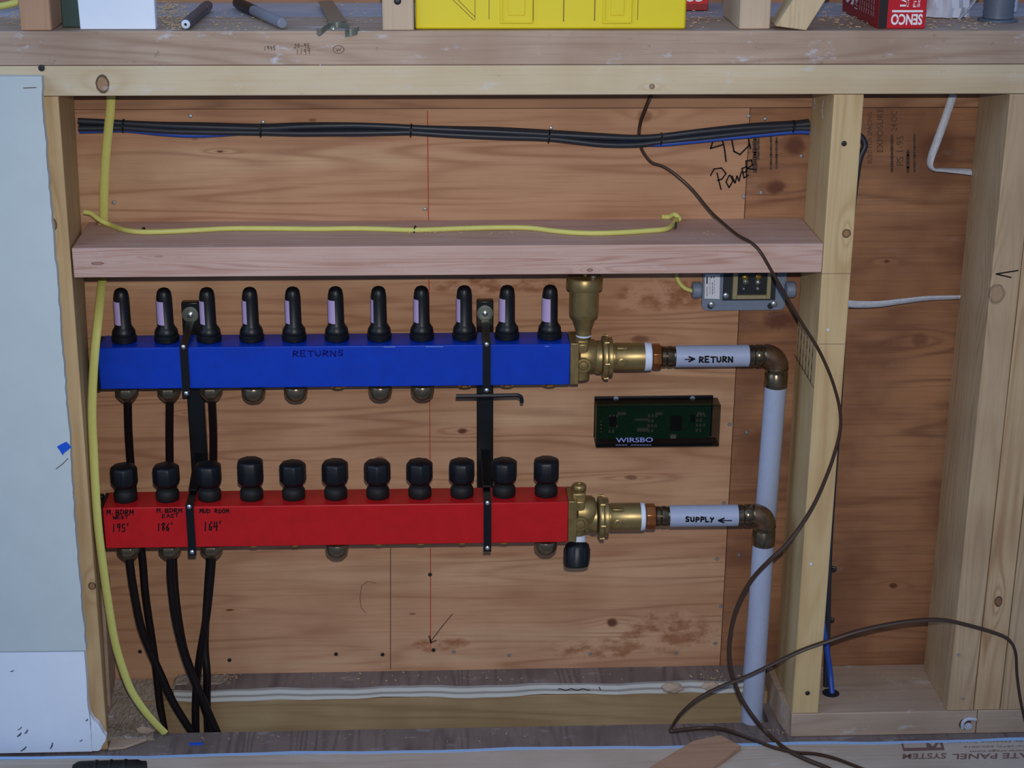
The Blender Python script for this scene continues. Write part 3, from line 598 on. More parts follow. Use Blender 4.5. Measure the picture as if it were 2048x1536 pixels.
for i, x in enumerate(bxs):
    ed = [-.10, -.02, -.30, -.42, -.42, -.08, -.72, -.38, -.56, -.28, -.0][i]; meter(x, (-1.75, ed))
# control knobs on the red body
H2 = lz(670, 923, YR)-rzt
def knob(x, h, rot):
    b = MB().lathe([(.60, 0), (.63, .04), (.63, .42), (.56, .56), (.50, .62), (.50, .80)], (x, YR, rzt+.005), seg=24); o = b.build('knob_base', m_rub, red)
    hh = H2*h; b = MB().lathe([(.50, .72), (.60, .84), (.72, 1.0), (.73, 1.05), (.73, hh-.20), (.66, hh-.08), (.42, hh-.01), (.0, hh)], (x, YR, rzt+.005), seg=8, a0=rot)
    k = b.build('knob_cap', m_blk, red, bevel=.06); return o
for i, x in enumerate(rxs): knob(x, [.97, .97, 1.0, 1.1, 1.0, 1.02, 1.0, 1.0, 1.0, 1.0, 1.02][i], [.1, .3, .39, .42, .15, .2, 0, .12, .3, .2, .34][i])
# outlets below
def outlet(par, x, Y, zb, kind):
    MB().lathe([(.46, 0), (.46, .10), (.40, .16), (.36, .3)], (x, Y-.18, zb-.001), (0, 0, -1), 20).build('outlet_stub', m_gold, par)
    if kind == 'cap':
        MB().lathe([(.40, .12), (.60, .20), (.63, .28), (.63, .58), (.58, .80), (.42, .98), (.2, 1.06), (0, 1.08)], (x, Y-.3, zb), (0, 0, -1), 24).build('outlet_cap', m_cap, par)
    elif kind == 'nut':
        MB().lathe([(.40, .1), (.60, .14), (.64, .22), (.64, .52), (.56, .66), (.40, .86), (.30, .95)], (x, Y-.3, zb), (0, 0, -1), 8, a0=.39).build('compression_nut', m_cap, par, bevel=.04)
bk = ['nut', 'nut', 'nut', 'cap', 'cap', '', 'cap', 'cap', '', '', '']; rk = ['nut', 'nut', 'nut', '', '', 'cap', '', '', '', '', 'cap']
for i in range(11): outlet(blue, bxs[i], YB, bzb, bk[i]); outlet(red, rxs[i], YR, rzb, rk[i])
# writing on the bodies
yb = YB-HB-.004; yr = YR-HB-.004
mark(blue, 'handwriting', m_inkb, lambda b: hand(b, 'RETURNS', at(585, 713, yb), at(690, 712, yb), at(585, 702, yb), .07))
for u0, u1, v in ((768, 790, 694), (852, 886, 693.5), (1090, 1098, 692.5)): mark(blue, 'scratch_sheen', plain('worn_blue_edge_sheen', (96, 120, 196), .5), lambda b: b.ribbon([at(u0, v, yb), at(u1, v, yb)], .05, t=.003))  # pale strips: sheen on worn scratches of the top front edge, painted in
def redw(b):
    hand(b, 'M.BDRM', at(213, 1029, yr), at(268, 1029, yr), at(213, 1020, yr), .055); hand(b, 'WEST', at(225, 1038, yr), at(258, 1037, yr), at(225, 1032, yr), .05); hand(b, "195'", at(224, 1064, yr), at(262, 1062, yr), at(224, 1049, yr), .06)
    hand(b, 'M.BDRM', at(313, 1025, yr), at(365, 1025, yr), at(313, 1017, yr), .05); hand(b, 'EAST', at(324, 1036, yr), at(358, 1034, yr), at(324, 1029, yr), .045); hand(b, "186'", at(314, 1062, yr), at(350, 1060, yr), at(314, 1047, yr), .06)
    hand(b, 'MUD ROOM', at(399, 1026, yr), at(459, 1026, yr), at(399, 1018, yr), .05); hand(b, "164'", at(407, 1062, yr), at(447, 1059, yr), at(407, 1045, yr), .07)
mark(red, 'handwriting', m_ink, redw)
for (u, v) in ((203, 998), (203, 1051)): MB().lathe([(.14, 0), (.14, .12), (.05, .14)], (rx0-.2, YR-.4, lz(u, v, YR-.4)), (-1, 0, 0), 10).build('plug_screw', m_screwd, red)
MB().box(rx0-.5, rx0-.15, YR+.1, YR+.5, rzt-.1, rzt+.18).build('end_lug', m_blk, red, bevel=.05)

# end fittings
def endblock(par, x1, Y, zb, zt, uc, vc, top, down):
    zc = (zb+zt)/2; X = x1; c = at(uc, vc, Y-1.05); xc = c.x
    b = MB().box(X+.005, X+.48, Y-HB+.03, Y+HB-.03, zb+.0, zt+.02); b.build('end_flange', m_brass, par, bevel=.05)
    b = MB().lathe([(.62, 0), (.88, .15), (.92, .5), (.90, .95), (.75, 1.15)], (X+.42, Y, zc+.12), (1, 0, 0), 28)
    b.build('valve_body', m_brass, par, bevel=.03)
    b = MB().lathe([(.42, 0), (.42, .22), (.40, .26), (.27, .27), (.25, .24), (.22, .30), (0, .33)], (xc, Y-.78, c.z), (0, -1, 0), 22); b.build('test_boss', m_brass, par)
    b = MB().box(xc-.42, xc+.30, Y-.62, Y+.62, zc+.25, zt+.03 if top else zt+.28); b.box(xc-.30, xc+.26, Y-.80, Y-.5, zc+.45, zt-.1); b.build('valve_top', m_brass, par, bevel=.10)
    MB().cyl((xc-.06, Y, zc-.3), (xc-.06, Y, zb-.02 if not down else zb+.06), .50, 22).build('valve_foot', m_brass, par, bevel=.05)
    return xc, zc+.12
bxc, bzc = endblock(blue, bx1, YB, bzb, bzt, 1167, 732, 1, 0)
rxc, rzc = endblock(red, rx1, YR, rzb, rzt, 1161, 1049, 0, 1)
MB().lathe([(.36, 0), (.40, .05), (.40, .22), (.34, .3), (.16, .31), (.14, .25)], (rxc-.02, YR, rzt+.27), (0, 0, 1), 18).build('top_plug', m_brass, red)
# air vent
vx = lx(1168, 620, YB); z = bzt+.04
av0 = lz(1168, 658, YB); av1 = lz(1168, 634, YB); av2 = lz(1168, 587, YB-.9); av3 = lz(1168, 562, YB-.9)
vent = MB().lathe([(.36, 0), (.36, .12), (.42, .14), (.42, av0-z-.1), (.42, av0-z), (.62, av1-z-.06), (.76, av1-z+.1), (.79, av1-z+.3), (.79, av2-z), (.95, av2-z+.04), (.97, av2-z+.14), (.97, av3-z-.12), (.90, av3-z)], (vx, YB, z), seg=36).build('air_vent', m_brass2, blue)
MB().lathe([(.22, 0), (.22, .28), (.16, .36), (.12, .5), (.2, .52), (.2, .7), (0, .74)], (vx+.05, YB+.2, av3-.01), seg=16).build('vent_valve', m_brass, vent)
MB().lathe([(.14, 0), (.17, .04), (.17, .14), (.08, .17)], (vx+.42, YB-.32, av3-.01), seg=12).build('vent_screw', m_screw, vent)
MB().lathe([(.39, 0), (.42, .03), (.42, .08), (.39, .11)], (vx, YB, z+.02), seg=20).build('seal_ring', m_ptfe, vent)
# drain cap below the red manifold
dx = lx(1154, 1092, YR-.1); 
MB().lathe([(.40, 0), (.44, .05), (.46, .40), (.36, .44)], (rxc-.05, YR-.1, rzb-.02), (0, -.15, -1), 18).build('thread_tape', m_ptfe, red)
dd = Vector((-.06, -.42, -1)).normalized(); d0 = Vector((rxc-.08, YR-.2, rzb-.46))
dc = MB().lathe([(.36, -.1), (.50, -.03), (.64, .08), (.70, .3), (.72, 1.0), (.66, 1.3), (.5, 1.38), (.45, 1.30), (0, 1.30)], d0, dd, 24).build('drain_cap', m_blk, red)
e_a = dd.orthogonal().normalized(); e_b = dd.cross(e_a)
for i in range(14):
    a = i*math.pi/7; o_ = (e_a*math.cos(a)+e_b*math.sin(a))*.70; MB().tube([d0+o_+dd*.28, d0+o_+dd*.98], .035, 6, 0).build('grip_rib', m_blk, dc)

# ---- unions and pipes
def line(label_u, label_p, X0, Y, Z, us, v, pu, elbow, down_end, txt, tcoords, arrow, gx, lean_y):
    """us: pixel columns where each ring starts, all on the axis (Y, Z)"""
    px = lambda u: lx(u, v, Y)
    a, b_, c_, d_, e_, f_, g_ = [px(u) for u in us]
    t = thing('brass_union', ((a+f_)/2, Y, Z), label_u, 'union', 'pipe unions')
    MB().lathe([(.62, X0-a+.0), (.80, X0-a+.18), (.84, .0), (.90, .10), (.90, .32), (.84, .36)], (a, Y, Z), (1, 0, 0), 30).build('union_neck', m_gold if False else m_brass2, t)
    MB().lathe([(.86, 0), (1.14, .04), (1.18, .12), (1.18, (c_-b_)*.45), (1.05, (c_-b_)*.55), (1.08, (c_-b_)*.62), (1.08, (c_-b_)*.94), (.8, c_-b_)], (b_, Y, Z), (1, 0, 0), 32).build('union_nut', m_brass2, t, bevel=.03)
    for k in range(6):
        an = k*math.pi/3+.5; MB().box(b_+.06, b_+(c_-b_)*.42, -.14, .14, 1.15, 1.26) if False else None
        d = Vector((0, math.sin(an), math.cos(an))); q = Vector((b_+.1, Y, Z))+d*1.17; MB().tube([q, q+Vector(((c_-b_)*.4, 0, 0))], .09, 8, 0).build('nut_lug', m_brass2, t)
    vb = MB().lathe([(.74, 0), (.74, .1), (.77, .14), (.77, d_-c_)], (c_, Y, Z), (1, 0, 0), 32).build('union_sleeve', m_brass2, t)
    MB().lathe([(.24, 0), (.24, .10), (.18, .13), (.12, .13), (.1, .06)], (c_+.45, Y-.72, Z-.05), (0, -1, 0), 16).build('bleed_boss', m_brass2, t)
    MB().box(c_+.15, c_+.75, Y-.62, Y-.30, Z+.56, Z+.72).build('cast_rib', m_brass2, t, bevel=.04)
    MB().lathe([(.76, 0), (.78, .03), (.76, e_-d_-.05), (.66, e_-d_)], (d_, Y, Z), (1, 0, 0), 28).build('thread_tape', m_ptfe, t)
    MB().lathe([(.58, 0), (.70, .03), (.72, .1), (.72, f_-e_-.1), (.68, f_-e_-.02), (.5, f_-e_)], (e_, Y, Z), (1, 0, 0), 8, a0=.3).build('hex_bushing', m_bronze, t, bevel=.03)
    r = .60
    p = thing('grey_pipe', (gx[0], Y, FLOOR), label_p, 'pipe', 'grey pipes')
    def ring(x0, x1, rr, name='press_ring'):
        MB().lathe([(rr-.05, 0), (rr, .03), (rr, (x1-x0)*.30), (rr-.05, (x1-x0)*.36), (rr+.01, (x1-x0)*.45), (rr+.01, (x1-x0)*.8), (rr-.04, (x1-x0)*.88), (rr+.02, x1-x0)], (x0, Y, Z), (1, 0, 0), 28).build(name, m_ring, p)
    ring(f_, g_, r-.03); x2 = px(pu[0]); x3 = px(pu[1]); ring(x2, x3, r)
    MB().cyl((g_, Y, Z), (x2, Y, Z), r, 36).build('horizontal_pipe', m_pipe, p, bevel=.03)
    xe = lx(elbow[0], elbow[1], Y); R = xe-x3; pts = [(x3+R*math.sin(i*math.pi/16), Y, Z-R+R*math.cos(i*math.pi/16)) for i in range(9)]
    MB().tube([(x3-.02, Y, Z)]+pts, r+.03, 26, 0).build('elbow', m_cop, p)
    zt = Z-R; z1 = lz(elbow[0], elbow[2], Y)
    MB().lathe([(r+.04, 0), (r+.05, .05), (r, .12), (r, .32), (r+.03, .36), (r+.03, zt-z1)], (xe, Y, zt+.02), (0, 0, -1), 28).build('down_coupling', m_ring, p)
    end = Vector(down_end); MB().tube([(xe, Y, z1+.02), (xe*.5+end.x*.5, Y*.5+end.y*.5, (z1+end.z)/2), end], r, 36, 4).build('vertical_pipe', m_pipe, p)
    yf = lambda q: Vector((q.x, Y-math.sqrt(max(0, (r+.004)**2-(q.z-Z)**2)), q.z))
    mk = MB(); A_, B2, C2 = [at(u_, v_, Y-r) for u_, v_ in tcoords]; hand(mk, txt, A_, B2, C2, .085, yf)
    a0, a1 = [at(u_, v_, Y-r) for u_, v_ in arrow]; mk.ribbon([yf(a0), yf(a1)], .06)
    dr = (a0-a1).normalized(); 
    for s_ in (-1, 1): mk.ribbon([yf(a1), yf(a1+dr*.30+Vector((0, 0, s_*.13)))], .09)
    mk.build('handwriting', m_ink, p, smooth=False)
    return t, p
ZBp = lz(1420, 712, YB); ZRp = lz(1400, 1031.5, YR)
e1 = fl(1503, 1448, FLOOR-.6); 
def downend(u, v, y): q = at(u, v, y); return (q.x, y, FLOOR-1.5)
line('brass union between the blue manifold and the RETURN pipe', 'grey pipe marked RETURN, bending down behind the other pipe to the floor', bx1+.9, YB, ZBp, (1190, 1203, 1225, 1288, 1303, 1322, 1350), 712, (1497, 1530), (1555, 712, 773), downend(1498, 1462, 4.0), 'RETURN',
     [(1398, 725), (1468, 724), (1398, 714)], [(1370, 719), (1389, 718)], (-3, 0), 0)
line('brass union between the red manifold and the SUPPLY pipe', 'grey pipe marked SUPPLY, bending down in front of the return pipe to the floor', rx1+.85, YR, ZRp, (1180, 1195, 1217, 1280, 1290, 1311, 1338), 1031, (1475, 1508), (1530, 1031, 1089), downend(1502, 1462, 1.95), 'SUPPLY',
     [(1371, 1043), (1430, 1044), (1371, 1034)], [(1463, 1041), (1437, 1041)], (-4, 0), 0)

# ---- brackets
def bracket(uc, label, tabuv, top, lo, neck):
    ux, uv = tabuv; t = thing('manifold_bracket', (lx(uc, 800, 5), 5, lz(uc, 1100, 1)), label, 'bracket', 'manifold brackets')
    P = at(ux, uv, 5.05); w = .46; xc = P.x
    z1, z2 = lz(ux, uv-24, 5.05), lz(ux, 975, 5.0)
    MB().box(xc-w, xc+w, 4.95, 5.48, z2-2.4, z1).build('channel', m_brk, t, bevel=.06)
    MB().lathe([(.44, 0), (.44, .05), (.3, .07)], (xc, 4.94, P.z), (0, -1, 0), 24).build('washer', m_steel, t)
    MB().lathe([(.17, 0), (.17, .08), (.08, .13)], (xc, 4.88, P.z), (0, -1, 0), 8).build('lag_screw', m_screw, t)
    # arms of flat bar: reach forward over each body and run down its front
    def arm(Y, zt, zb, uu, nm):
        yf = Y-HB-.10; hw = .21; path = [(5.0, zt+.55), (4.2, zt+.50), (Y, zt+.22), (yf, zt+.10), (yf, zb-.05 if nm == 'a' else zb-.45)]
        b = MB(); vs = []
        for y, z in path: vs += [(xc-hw, y, z), (xc+hw, y, z), (xc+hw, y+.09, z-.03 if y > yf+.05 else z), (xc-hw, y+.09, z-.03 if y > yf+.05 else z)]
        fs = []
        for i in range(len(path)-1):
            for j in range(4): a = i*4+j; c = i*4+(j+1) % 4; fs.append((a, c, c+4, a+4))
        fs += [(0, 1, 2, 3), (len(vs)-1, len(vs)-2, len(vs)-3, len(vs)-4)]
        b.add(vs, fs).build('clamp_bar', m_brk, t, bevel=.02)
        if nm == 'a': MB().box(xc-hw, xc+hw, yf-.0, yf+.5, zb-.42, zb-.08).build('clamp_foot', m_brk, t, bevel=.03)
        for z in (zt+.06, (zb-.22)): MB().lathe([(.12, 0), (.12, .05), (.05, .10)], (xc, yf-.005, z), (0, -1, 0), 12).build('clamp_screw', m_screw, t)
    arm(YB, bzt, bzb, uc, 'a'); arm(YR, rzt, rzb, uc, 'b')
    b = MB(); zz = rzt+.5; b.hexa([(xc-.22, 4.97, zz-.3), (xc+.22, 4.97, zz-.3), (xc+.22, 4.97, zz+.9), (xc-.22, 4.97, zz+.9), (xc-.2, YR+.2, zz-.12), (xc+.2, YR+.2, zz-.12), (xc+.2, YR+.2, zz-.02), (xc-.2, YR+.2, zz-.02)]); b.build('gusset', m_brk, t)
    return xc
xb1 = bracket(382, 'left black bracket clamping both manifolds, beside the third flow meter', (381, 628), 0, 0, 0)
xb2 = bracket(968, 'right black bracket clamping both manifolds, with a hex key resting on it', (970, 625), 0, 0, 0)
yh = YB-HB-.32; hk = [at(912, 792.5, yh), at(980, 791.5, yh), at(1025, 790.5, yh), at(1037, 791, yh), at(1043, 796, yh), at(1044, 805, yh)]
tag(MB().tube(hk, .11, 6, 4).build('hex_key', m_brk), 'black L-shaped hex key hooked across the right bracket just under the blue manifold', 'hex key')

# ---- black tubes
def tube_from(pts, label, nm='heating_tube', r=.22, m=m_tube):
    return tag(MB().tube(pts, r, 14, 7).build(nm, m), label, 'tube', 'black heating tubes')
def A3(l): return [at(u, v, y) for u, v, y in l]
bt_ = lambda i: (bxs[i], YB-.3, bzb-.9); rt_ = lambda i: (rxs[i], YR-.3, rzb-.9)
LYm = LY-.35
tube_from([bt_(0)]+A3([(258, 880, 3.6), (268, 1000, 4.0), (284, 1110, 4.0), (291, 1190, 3.9), (304, 1280, 3.8), (312, 1336, 3.6), (320, 1409, 3.3), (331, 1475, 2.9)]), 'tube hanging from the first outlet of the blue manifold, leftmost where it enters the floor')
tube_from([bt_(1)]+A3([(339, 880, 3.6), (341, 1000, 4.0), (346, 1110, 4.1), (352, 1200, 4.0), (366, 1290, 3.8), (384, 1345, 3.6), (404, 1400, 3.2), (430, 1480, 2.7)]), 'tube hanging from the second outlet of the blue manifold')
tube_from([bt_(2)]+A3([(427, 880, 3.8), (425, 1000, 4.2), (420, 1110, 4.3), (414, 1200, 4.2), (410, 1290, 4.0), (414, 1345, 3.6), (414, 1410, 3.5), (416, 1480, 3.3)]), 'tube hanging from the third outlet of the blue manifold, right of the left bracket')
tube_from([rt_(0)]+A3([(266, 1170, 1.6), (281, 1248, 1.9), (300, 1300, 2.1), (322, 1350, 2.2), (349, 1409, 2.2), (395, 1482, 2.2)]), 'tube leaving the first outlet of the red manifold and slanting right into the floor hole')
tube_from([rt_(1)]+A3([(342, 1160, 1.6), (352, 1240, 1.8), (372, 1318, 2.0), (394, 1372, 2.0), (417, 1425, 2.0), (442, 1482, 2.0)]), 'tube leaving the second outlet of the red manifold, rightmost where it enters the floor')
tube_from([rt_(2)]+A3([(420, 1170, 1.6), (412, 1240, 2.0), (400, 1310, 2.5), (393, 1370, 2.8), (391, 1420, 2.8), (392, 1482, 2.6)]), 'tube leaving the third outlet of the red manifold and curving left into the floor hole')

# ================================================================ CABLES
def cable(nm, pts, r, m, label, cat, flat=None, group=None, sm=8, seg=12): return tag(MB().tube(pts, r, seg, sm, flat).build(nm, m), label, cat, group)
bund = [(158, 249), (200, 250), (247, 251), (330, 256), (400, 258), (522, 260), (600, 259), (700, 258), (780, 259), (822, 260), (900, 264), (1000, 268), (1098, 272), (1200, 280), (1270, 282), (1322, 278), (1400, 269), (1500, 259), (1586, 253), (1626, 251)]
xL = bt+.05
def strand(dy, dz, seed, r):
    out = []
    for i, (u, v) in enumerate(bund):
        pinch = min(abs(u-q) for q in (247, 522, 822, 1098, 1322, 1586)); s_ = .72+.28*min(1, pinch/90)
        p = at(u, v, 5.08); out.append(Vector((p.x, p.y+dy*s_, p.z+dz*s_+.035*math.sin(u*.011+seed*1.9))))
    out[0].x = max(out[0].x, xL); out[-1].x = -.04; return out
grp = 'cables bundled along the back wall'
for k, (dy, dz, r) in enumerate(((-.17, .18, .165), (.17, .17, .16), (-.18, -.15, .165), (.16, -.16, .16))):
    cable('black_cable', strand(dy, dz, k, r), r, m_wblk, 'black cable strapped in the bundle crossing the back wall', 'cable', group=grp)
random.seed(5)
bl = strand(-.02, -.30, 9, .12); 
for i, (u, v) in enumerate(bund): bl[i].z += (-.05 if u < 420 or u > 1320 else (.04 if 640 < u < 860 else .14)); bl[i].y += (-.12 if u > 1320 else 0)
cable('blue_cable', bl, .125, m_wblu, 'blue cable along the underside of the black bundle on the back wall', 'cable')
for u in (247, 522, 822, 1098, 1322, 1586):
    c = [q for q in bund if q[0] == u][0]; p = at(c[0], c[1], 5.06)
    pts = [Vector((p.x+.03*math.sin(a), p.y+.31*math.cos(a), p.z+.33*math.sin(a)-.02)) for a in [i*math.pi/10 for i in range(21)]]
    z_ = MB(); z_.tube(pts, .045, 8, 0); z_.box(p.x-.07, p.x+.07, p.y-.42, p.y-.30, p.z-.02 if u != 522 else p.z+.12, p.z+.14 if u != 522 else p.z+.3)
    lb = {247: 'leftmost zip tie, just right of the flat yellow cable', 522: 'second zip tie from the left, under a bright screw head', 822: 'zip tie beside the red chalk line', 1098: 'zip tie with a shiny screw in it, mid-right of the bundle', 1322: 'zip tie where the brown cord passes behind the bundle', 1586: 'rightmost zip tie, beside the middle stud'}[u]
    o = tag(z_.build('zip_tie', m_zip), lb, 'zip tie', 'zip ties on the bundle')
    if u in (522, 1098): screw_mb(at(u+4, c[1]-16, 4.9), .10).build('screw', m_screw, o)
# the same run beyond the middle stud
after = A3([(1700, 262, 4.6)]); ax = 1.53
pth = [(ax, 4.2, at(1640, 252, 4.6).z), (2.25, 4.1, at(1640, 262, 4.6).z), (2.75, 4.0, at(1640, 285, 4.6).z), (2.45, 3.9, at(1640, 330, 4.5).z), (2.25, 3.8, -9), (2.25, 3.4, -18), (2.2, 3.0, -26)]
q1 = fl(1652, 1372, FLOOR+1.5); q2 = fl(1665, 1386, FLOOR+1.5)
cable('black_cable', pth+[(q1.x-.1, q1.y+.1, -32), (q1.x, q1.y, FLOOR+1.3)], .17, m_wblk, 'black cable dropping beside the middle stud into the bottom plate, left of the blue one', 'cable')
q3 = [at(1650, 1255, 3.2), at(1654, 1300, 3.0), at(1660, 1345, 2.9)]
cable('blue_cable', [(1.75, 3.9, -12), (1.78, 3.6, -20), (1.85, 3.4, -27)]+q3+[(q2.x, q2.y, FLOOR+1.3)], .17, m_wblu, 'blue cable dropping beside the middle stud into a hole in the bottom plate', 'cable')
MB().lathe([(.5, 0), (.5, .012)], (q2.x-.1, q2.y, FLOOR+1.495), (0, 0, 1), 20).build('bored_hole', m_dark, bp1)
for u, v, lb in ((1665, 1135, 'upper black clip on the right side of the middle stud'), (1660, 1237, 'lower black clip on the right side of the middle stud')):
    p = at(u, v, 3.3); b = MB(); b.tube([(1.51, 3.3, p.z), (p.x, 3.2, p.z+.06), (p.x+.03, 3.1, p.z-.04), (1.51, 3.1, p.z-.12)], .08, 8, 5); tag(b.build('cable_clip', m_blk), lb, 'clip')
# yellow cables
fy = [(223, 170, 4.6), (221, 215, 4.65), (217, 255, 4.7), (211, 320, 4.7), (208, 390, 4.85), (207, 450, 5.18), (205, 515, 5.2), (206, 545, 4.9), (202, 580, 3.6), (196, 640, 2.0), (190, 700, 1.4), (186, 760, 1.2), (184, 830, 1.0), (187, 900, .75), (191, 980, .5), (197, 1060, .45), (207, 1140, .6), (217, 1210, .75), (229, 1280, .9), (243, 1330, 1.0), (262, 1380, 1.1), (288, 1420, 1.15), (312, 1448, 1.25), (330, 1466, 1.35)]
def flatw(t): return 1.45 if t < .45 else (1.0 if t < .6 else 1.3)
fyp = A3(fy); fyp[0].z = -.03
cable('flat_yellow_cable', fyp, .115, m_yel, 'flat yellow cable hanging down the left of the bay, in front of both manifolds', 'cable', flat=(2.05, None), sm=8)
yc = [(165, 424, 4.5), (182, 427, 4.5), (200, 440, 4.3), (222, 453, 4.2), (250, 460, 4.2), (285, 464, 4.2), (340, 463, 4.3), (400, 460, 4.5), (460, 457, 4.7), (550, 457, 4.7), (640, 458, 4.6), (700, 457, 4.6), (760, 458, 4.6), (830, 460, 4.5), (920, 457, 4.7), (1000, 455, 4.8), (1060, 456, 4.8), (1110, 462, 4.4), (1160, 466, 4.2), (1220, 466, 4.2), (1290, 462, 4.3), (1335, 457, 4.4), (1352, 450, 4.6), (1359, 438, 4.8), (1350, 429, 5.0), (1335, 427, 5.1), (1323, 433, 5.3)]
cy_pts = []
zr = zt_+.14
for u, v, y in yc:
    if 240 < u < 1345: p = fl(u, v, zr); 
    else: p = at(u, v, y)
    cy_pts.append(p)
cy_pts[0].x = max(cy_pts[0].x, bt+.1); 
for p in cy_pts: p.y = min(p.y, 5.36); p.z = max(p.z, zr)
cable('yellow_cable', cy_pts, .125, m_yel, 'thin round yellow cable stapled along the top of the pinkish block', 'cable', flat=(1.1, None))
for u, v, lb in ((287, 462, 'left staple holding the thin yellow cable to the block'), (830, 459, 'middle staple holding the thin yellow cable to the block'), (1351, 452, 'right staple, where the thin yellow cable curls up')):
    p = fl(u, v, zr); b = MB(); b.tube([(p.x-.05, p.y-.2, zt_+.01), (p.x-.02, p.y-.14, zr+.14), (p.x+.03, p.y+.08, zr+.15), (p.x+.06, p.y+.2, zt_+.01)], .045, 8, 4); tag(b.build('cable_staple', m_screwd), lb, 'staple', 'staples on the block')
cable('yellow_cable', A3([(1352, 545, 5.38), (1357, 562, 5.2), (1368, 575, 5.0), (1382, 581, 4.95), (1392, 582, 4.95)]), .12, m_yel, 'short yellow cable curving into the left side of the grey transformer box', 'cable')
# white cables
cable('white_cable', A3([(1907, 188, 4.6), (1898, 215, 4.6), (1886, 250, 4.6), (1873, 285, 4.6), (1863, 312, 4.6), (1860, 330, 4.6), (1868, 339, 4.65), (1885, 340, 4.7), (1915, 342, 4.8), (1942, 344, 4.9)]), .10, m_wht, 'twisted flat white cable bent at the top of the right bay', 'cable', flat=(2.1, lambda t: 0.2 if t < .25 else (.2+(t-.25)*2.6)))
cable('white_cable', A3([(1690, 607, 3.6), (1720, 609, 3.9), (1760, 608, 4.2), (1800, 603, 4.4), (1850, 597, 4.6), (1900, 595, 4.8), (1922, 594, 4.9)]), .09, m_wht, 'flat white cable crossing the right bay between the two studs', 'cable', flat=(2.3, lambda t: .9*t))
# brown cord: one long twin cord, out of the frame and back
cd = [(1303, 188, 4.7), (1293, 212, 4.75), (1281, 245, 5.4), (1278, 275, 5.4), (1284, 300, 5.3), (1302, 324, 5.1), (1326, 333, 4.9), (1352, 350, 4.6), (1385, 380, 4.2), (1420, 422, 3.4), (1448, 448, 2.4), (1475, 470, 1.2), (1500, 484, .2), (1520, 503, -.3), (1545, 545, -.35), (1572, 592, -.3), (1603, 645, -.3), (1632, 690, -.3), (1652, 730, -.3), (1669, 775, -.3), (1680, 822, -.35), (1680, 862, -.4), (1668, 910, -.4), (1652, 955, -.4), (1630, 1005, -.4), (1603, 1050, -.4), (1572, 1090, -.45), (1538, 1122, -.3), (1507, 1155, .1), (1484, 1192, .4), (1469, 1230, .5), (1461, 1270, .5), (1459, 1310, .45), (1465, 1350, .3), (1480, 1392, .1), (1505, 1432, -.25), (1535, 1467, -.6)]
P_ = A3(cd)+[fl(u, v, pz+.12) for u, v in [(1570, 1497), (1610, 1518), (1650, 1534), (1690, 1552), (1760, 1570), (1790, 1560), (1745, 1545), (1705, 1530), (1670, 1517), (1632, 1508), (1590, 1505), (1548, 1495), (1508, 1480)]]
P_ += [fl(1470, 1466, pz+.1), fl(1440, 1458, FLOOR+.5), fl(1405, 1456, FLOOR+.2), fl(1365, 1460, FLOOR+.13)]
P_ += [fl(1342, 1462, FLOOR+.13), fl(1345, 1452, FLOOR+.3)]+A3([(1362, 1427, .6), (1395, 1398, .3), (1440, 1374, .1), (1500, 1350, -.1), (1560, 1321, -.3), (1605, 1300, -.4), (1650, 1284, -.4), (1710, 1264, -.4), (1770, 1250, -.4), (1830, 1241, -.45), (1885, 1240, -.5), (1935, 1250, -.5), (1990, 1266, -.5), (2018, 1280, -.5), (2031, 1305, -.5), (2034, 1350, -.5), (2041, 1400, -.55), (2052, 1450, -.6)])
cable('brown_cord', P_, .085, m_cord, 'long thin brown cord looping down over the studs and across the floor', 'cord', flat=(1.5, lambda t: .9+.8*math.sin(t*9)), sm=7, seg=10)

# ================================================================ BOXES ON THE WALL
# smoked plastic module
y0, y1 = 4.1, 5.45
c00, c10 = at(1192, 895, y0), at(1428, 893, y0); zt1 = lz(1300, 812, y0)
mod = thing('control_module', ((c00.x+c10.x)/2, y1, c00.z), 'dark smoked-plastic control module on the back wall with WIRSBO in pale letters', 'module')
xa, xz, zl = c00.x, c10.x, c00.z
ztb = lz(1300, 792, 5.40)
pl = MB().box(xa-.02, xz+.05, 5.36, 5.48, zl+.1, ztb).build('back_plate', m_blk, mod, bevel=.03)
MB().box(xa+.14, xz-.15, 4.75, 4.82, zl+.25, zt1-.12).build('circuit_board', m_pcb, mod)
random.seed(12)
for gx_ in (.12, .45, .86):
    for i in range(4):
        for j in range(3 if i % 2 else 2): x = xa+(xz-xa)*gx_+j*.20; z = zl+.75+i*.30; MB().box(x-.06, x+.06, 4.62, 4.74, z-.08, z+.08).build('relay_pin', m_chipg, mod)
for (u, v, w_, h_, m) in ((1285, 858, .33, .10, m_chipg), (1283, 838, .4, .05, m_chipg), (1352, 846, .3, .42, m_chip), (1346, 872, .16, .10, m_paper), (1225, 842, .2, .3, m_chip), (1385, 836, .12, .2, m_chip), (1243, 826, .25, .08, m_chipg), (1318, 826, .2, .07, m_chipg), (1401, 826, .2, .07, m_chipg)):
    p = at(u, v, 4.7); MB().box(p.x-w_, p.x+w_, 4.55, 4.74, p.z-h_, p.z+h_).build('component', m, mod, bevel=.01)
MB().box(xa+.03, xa+.13, 4.2, 5.3, zl+.2, zt1-.1).build('terminal_strip', m_pcb, mod)
for i in range(4): MB().lathe([(.05, 0), (.05, .1), (0, .12)], (at(1202, 848+i*7, y0+.2).x, y0+.25, at(1202, 843+i*7, y0+.2).z), (0, -1, 0), 8).build('terminal_screw', m_gold, mod)
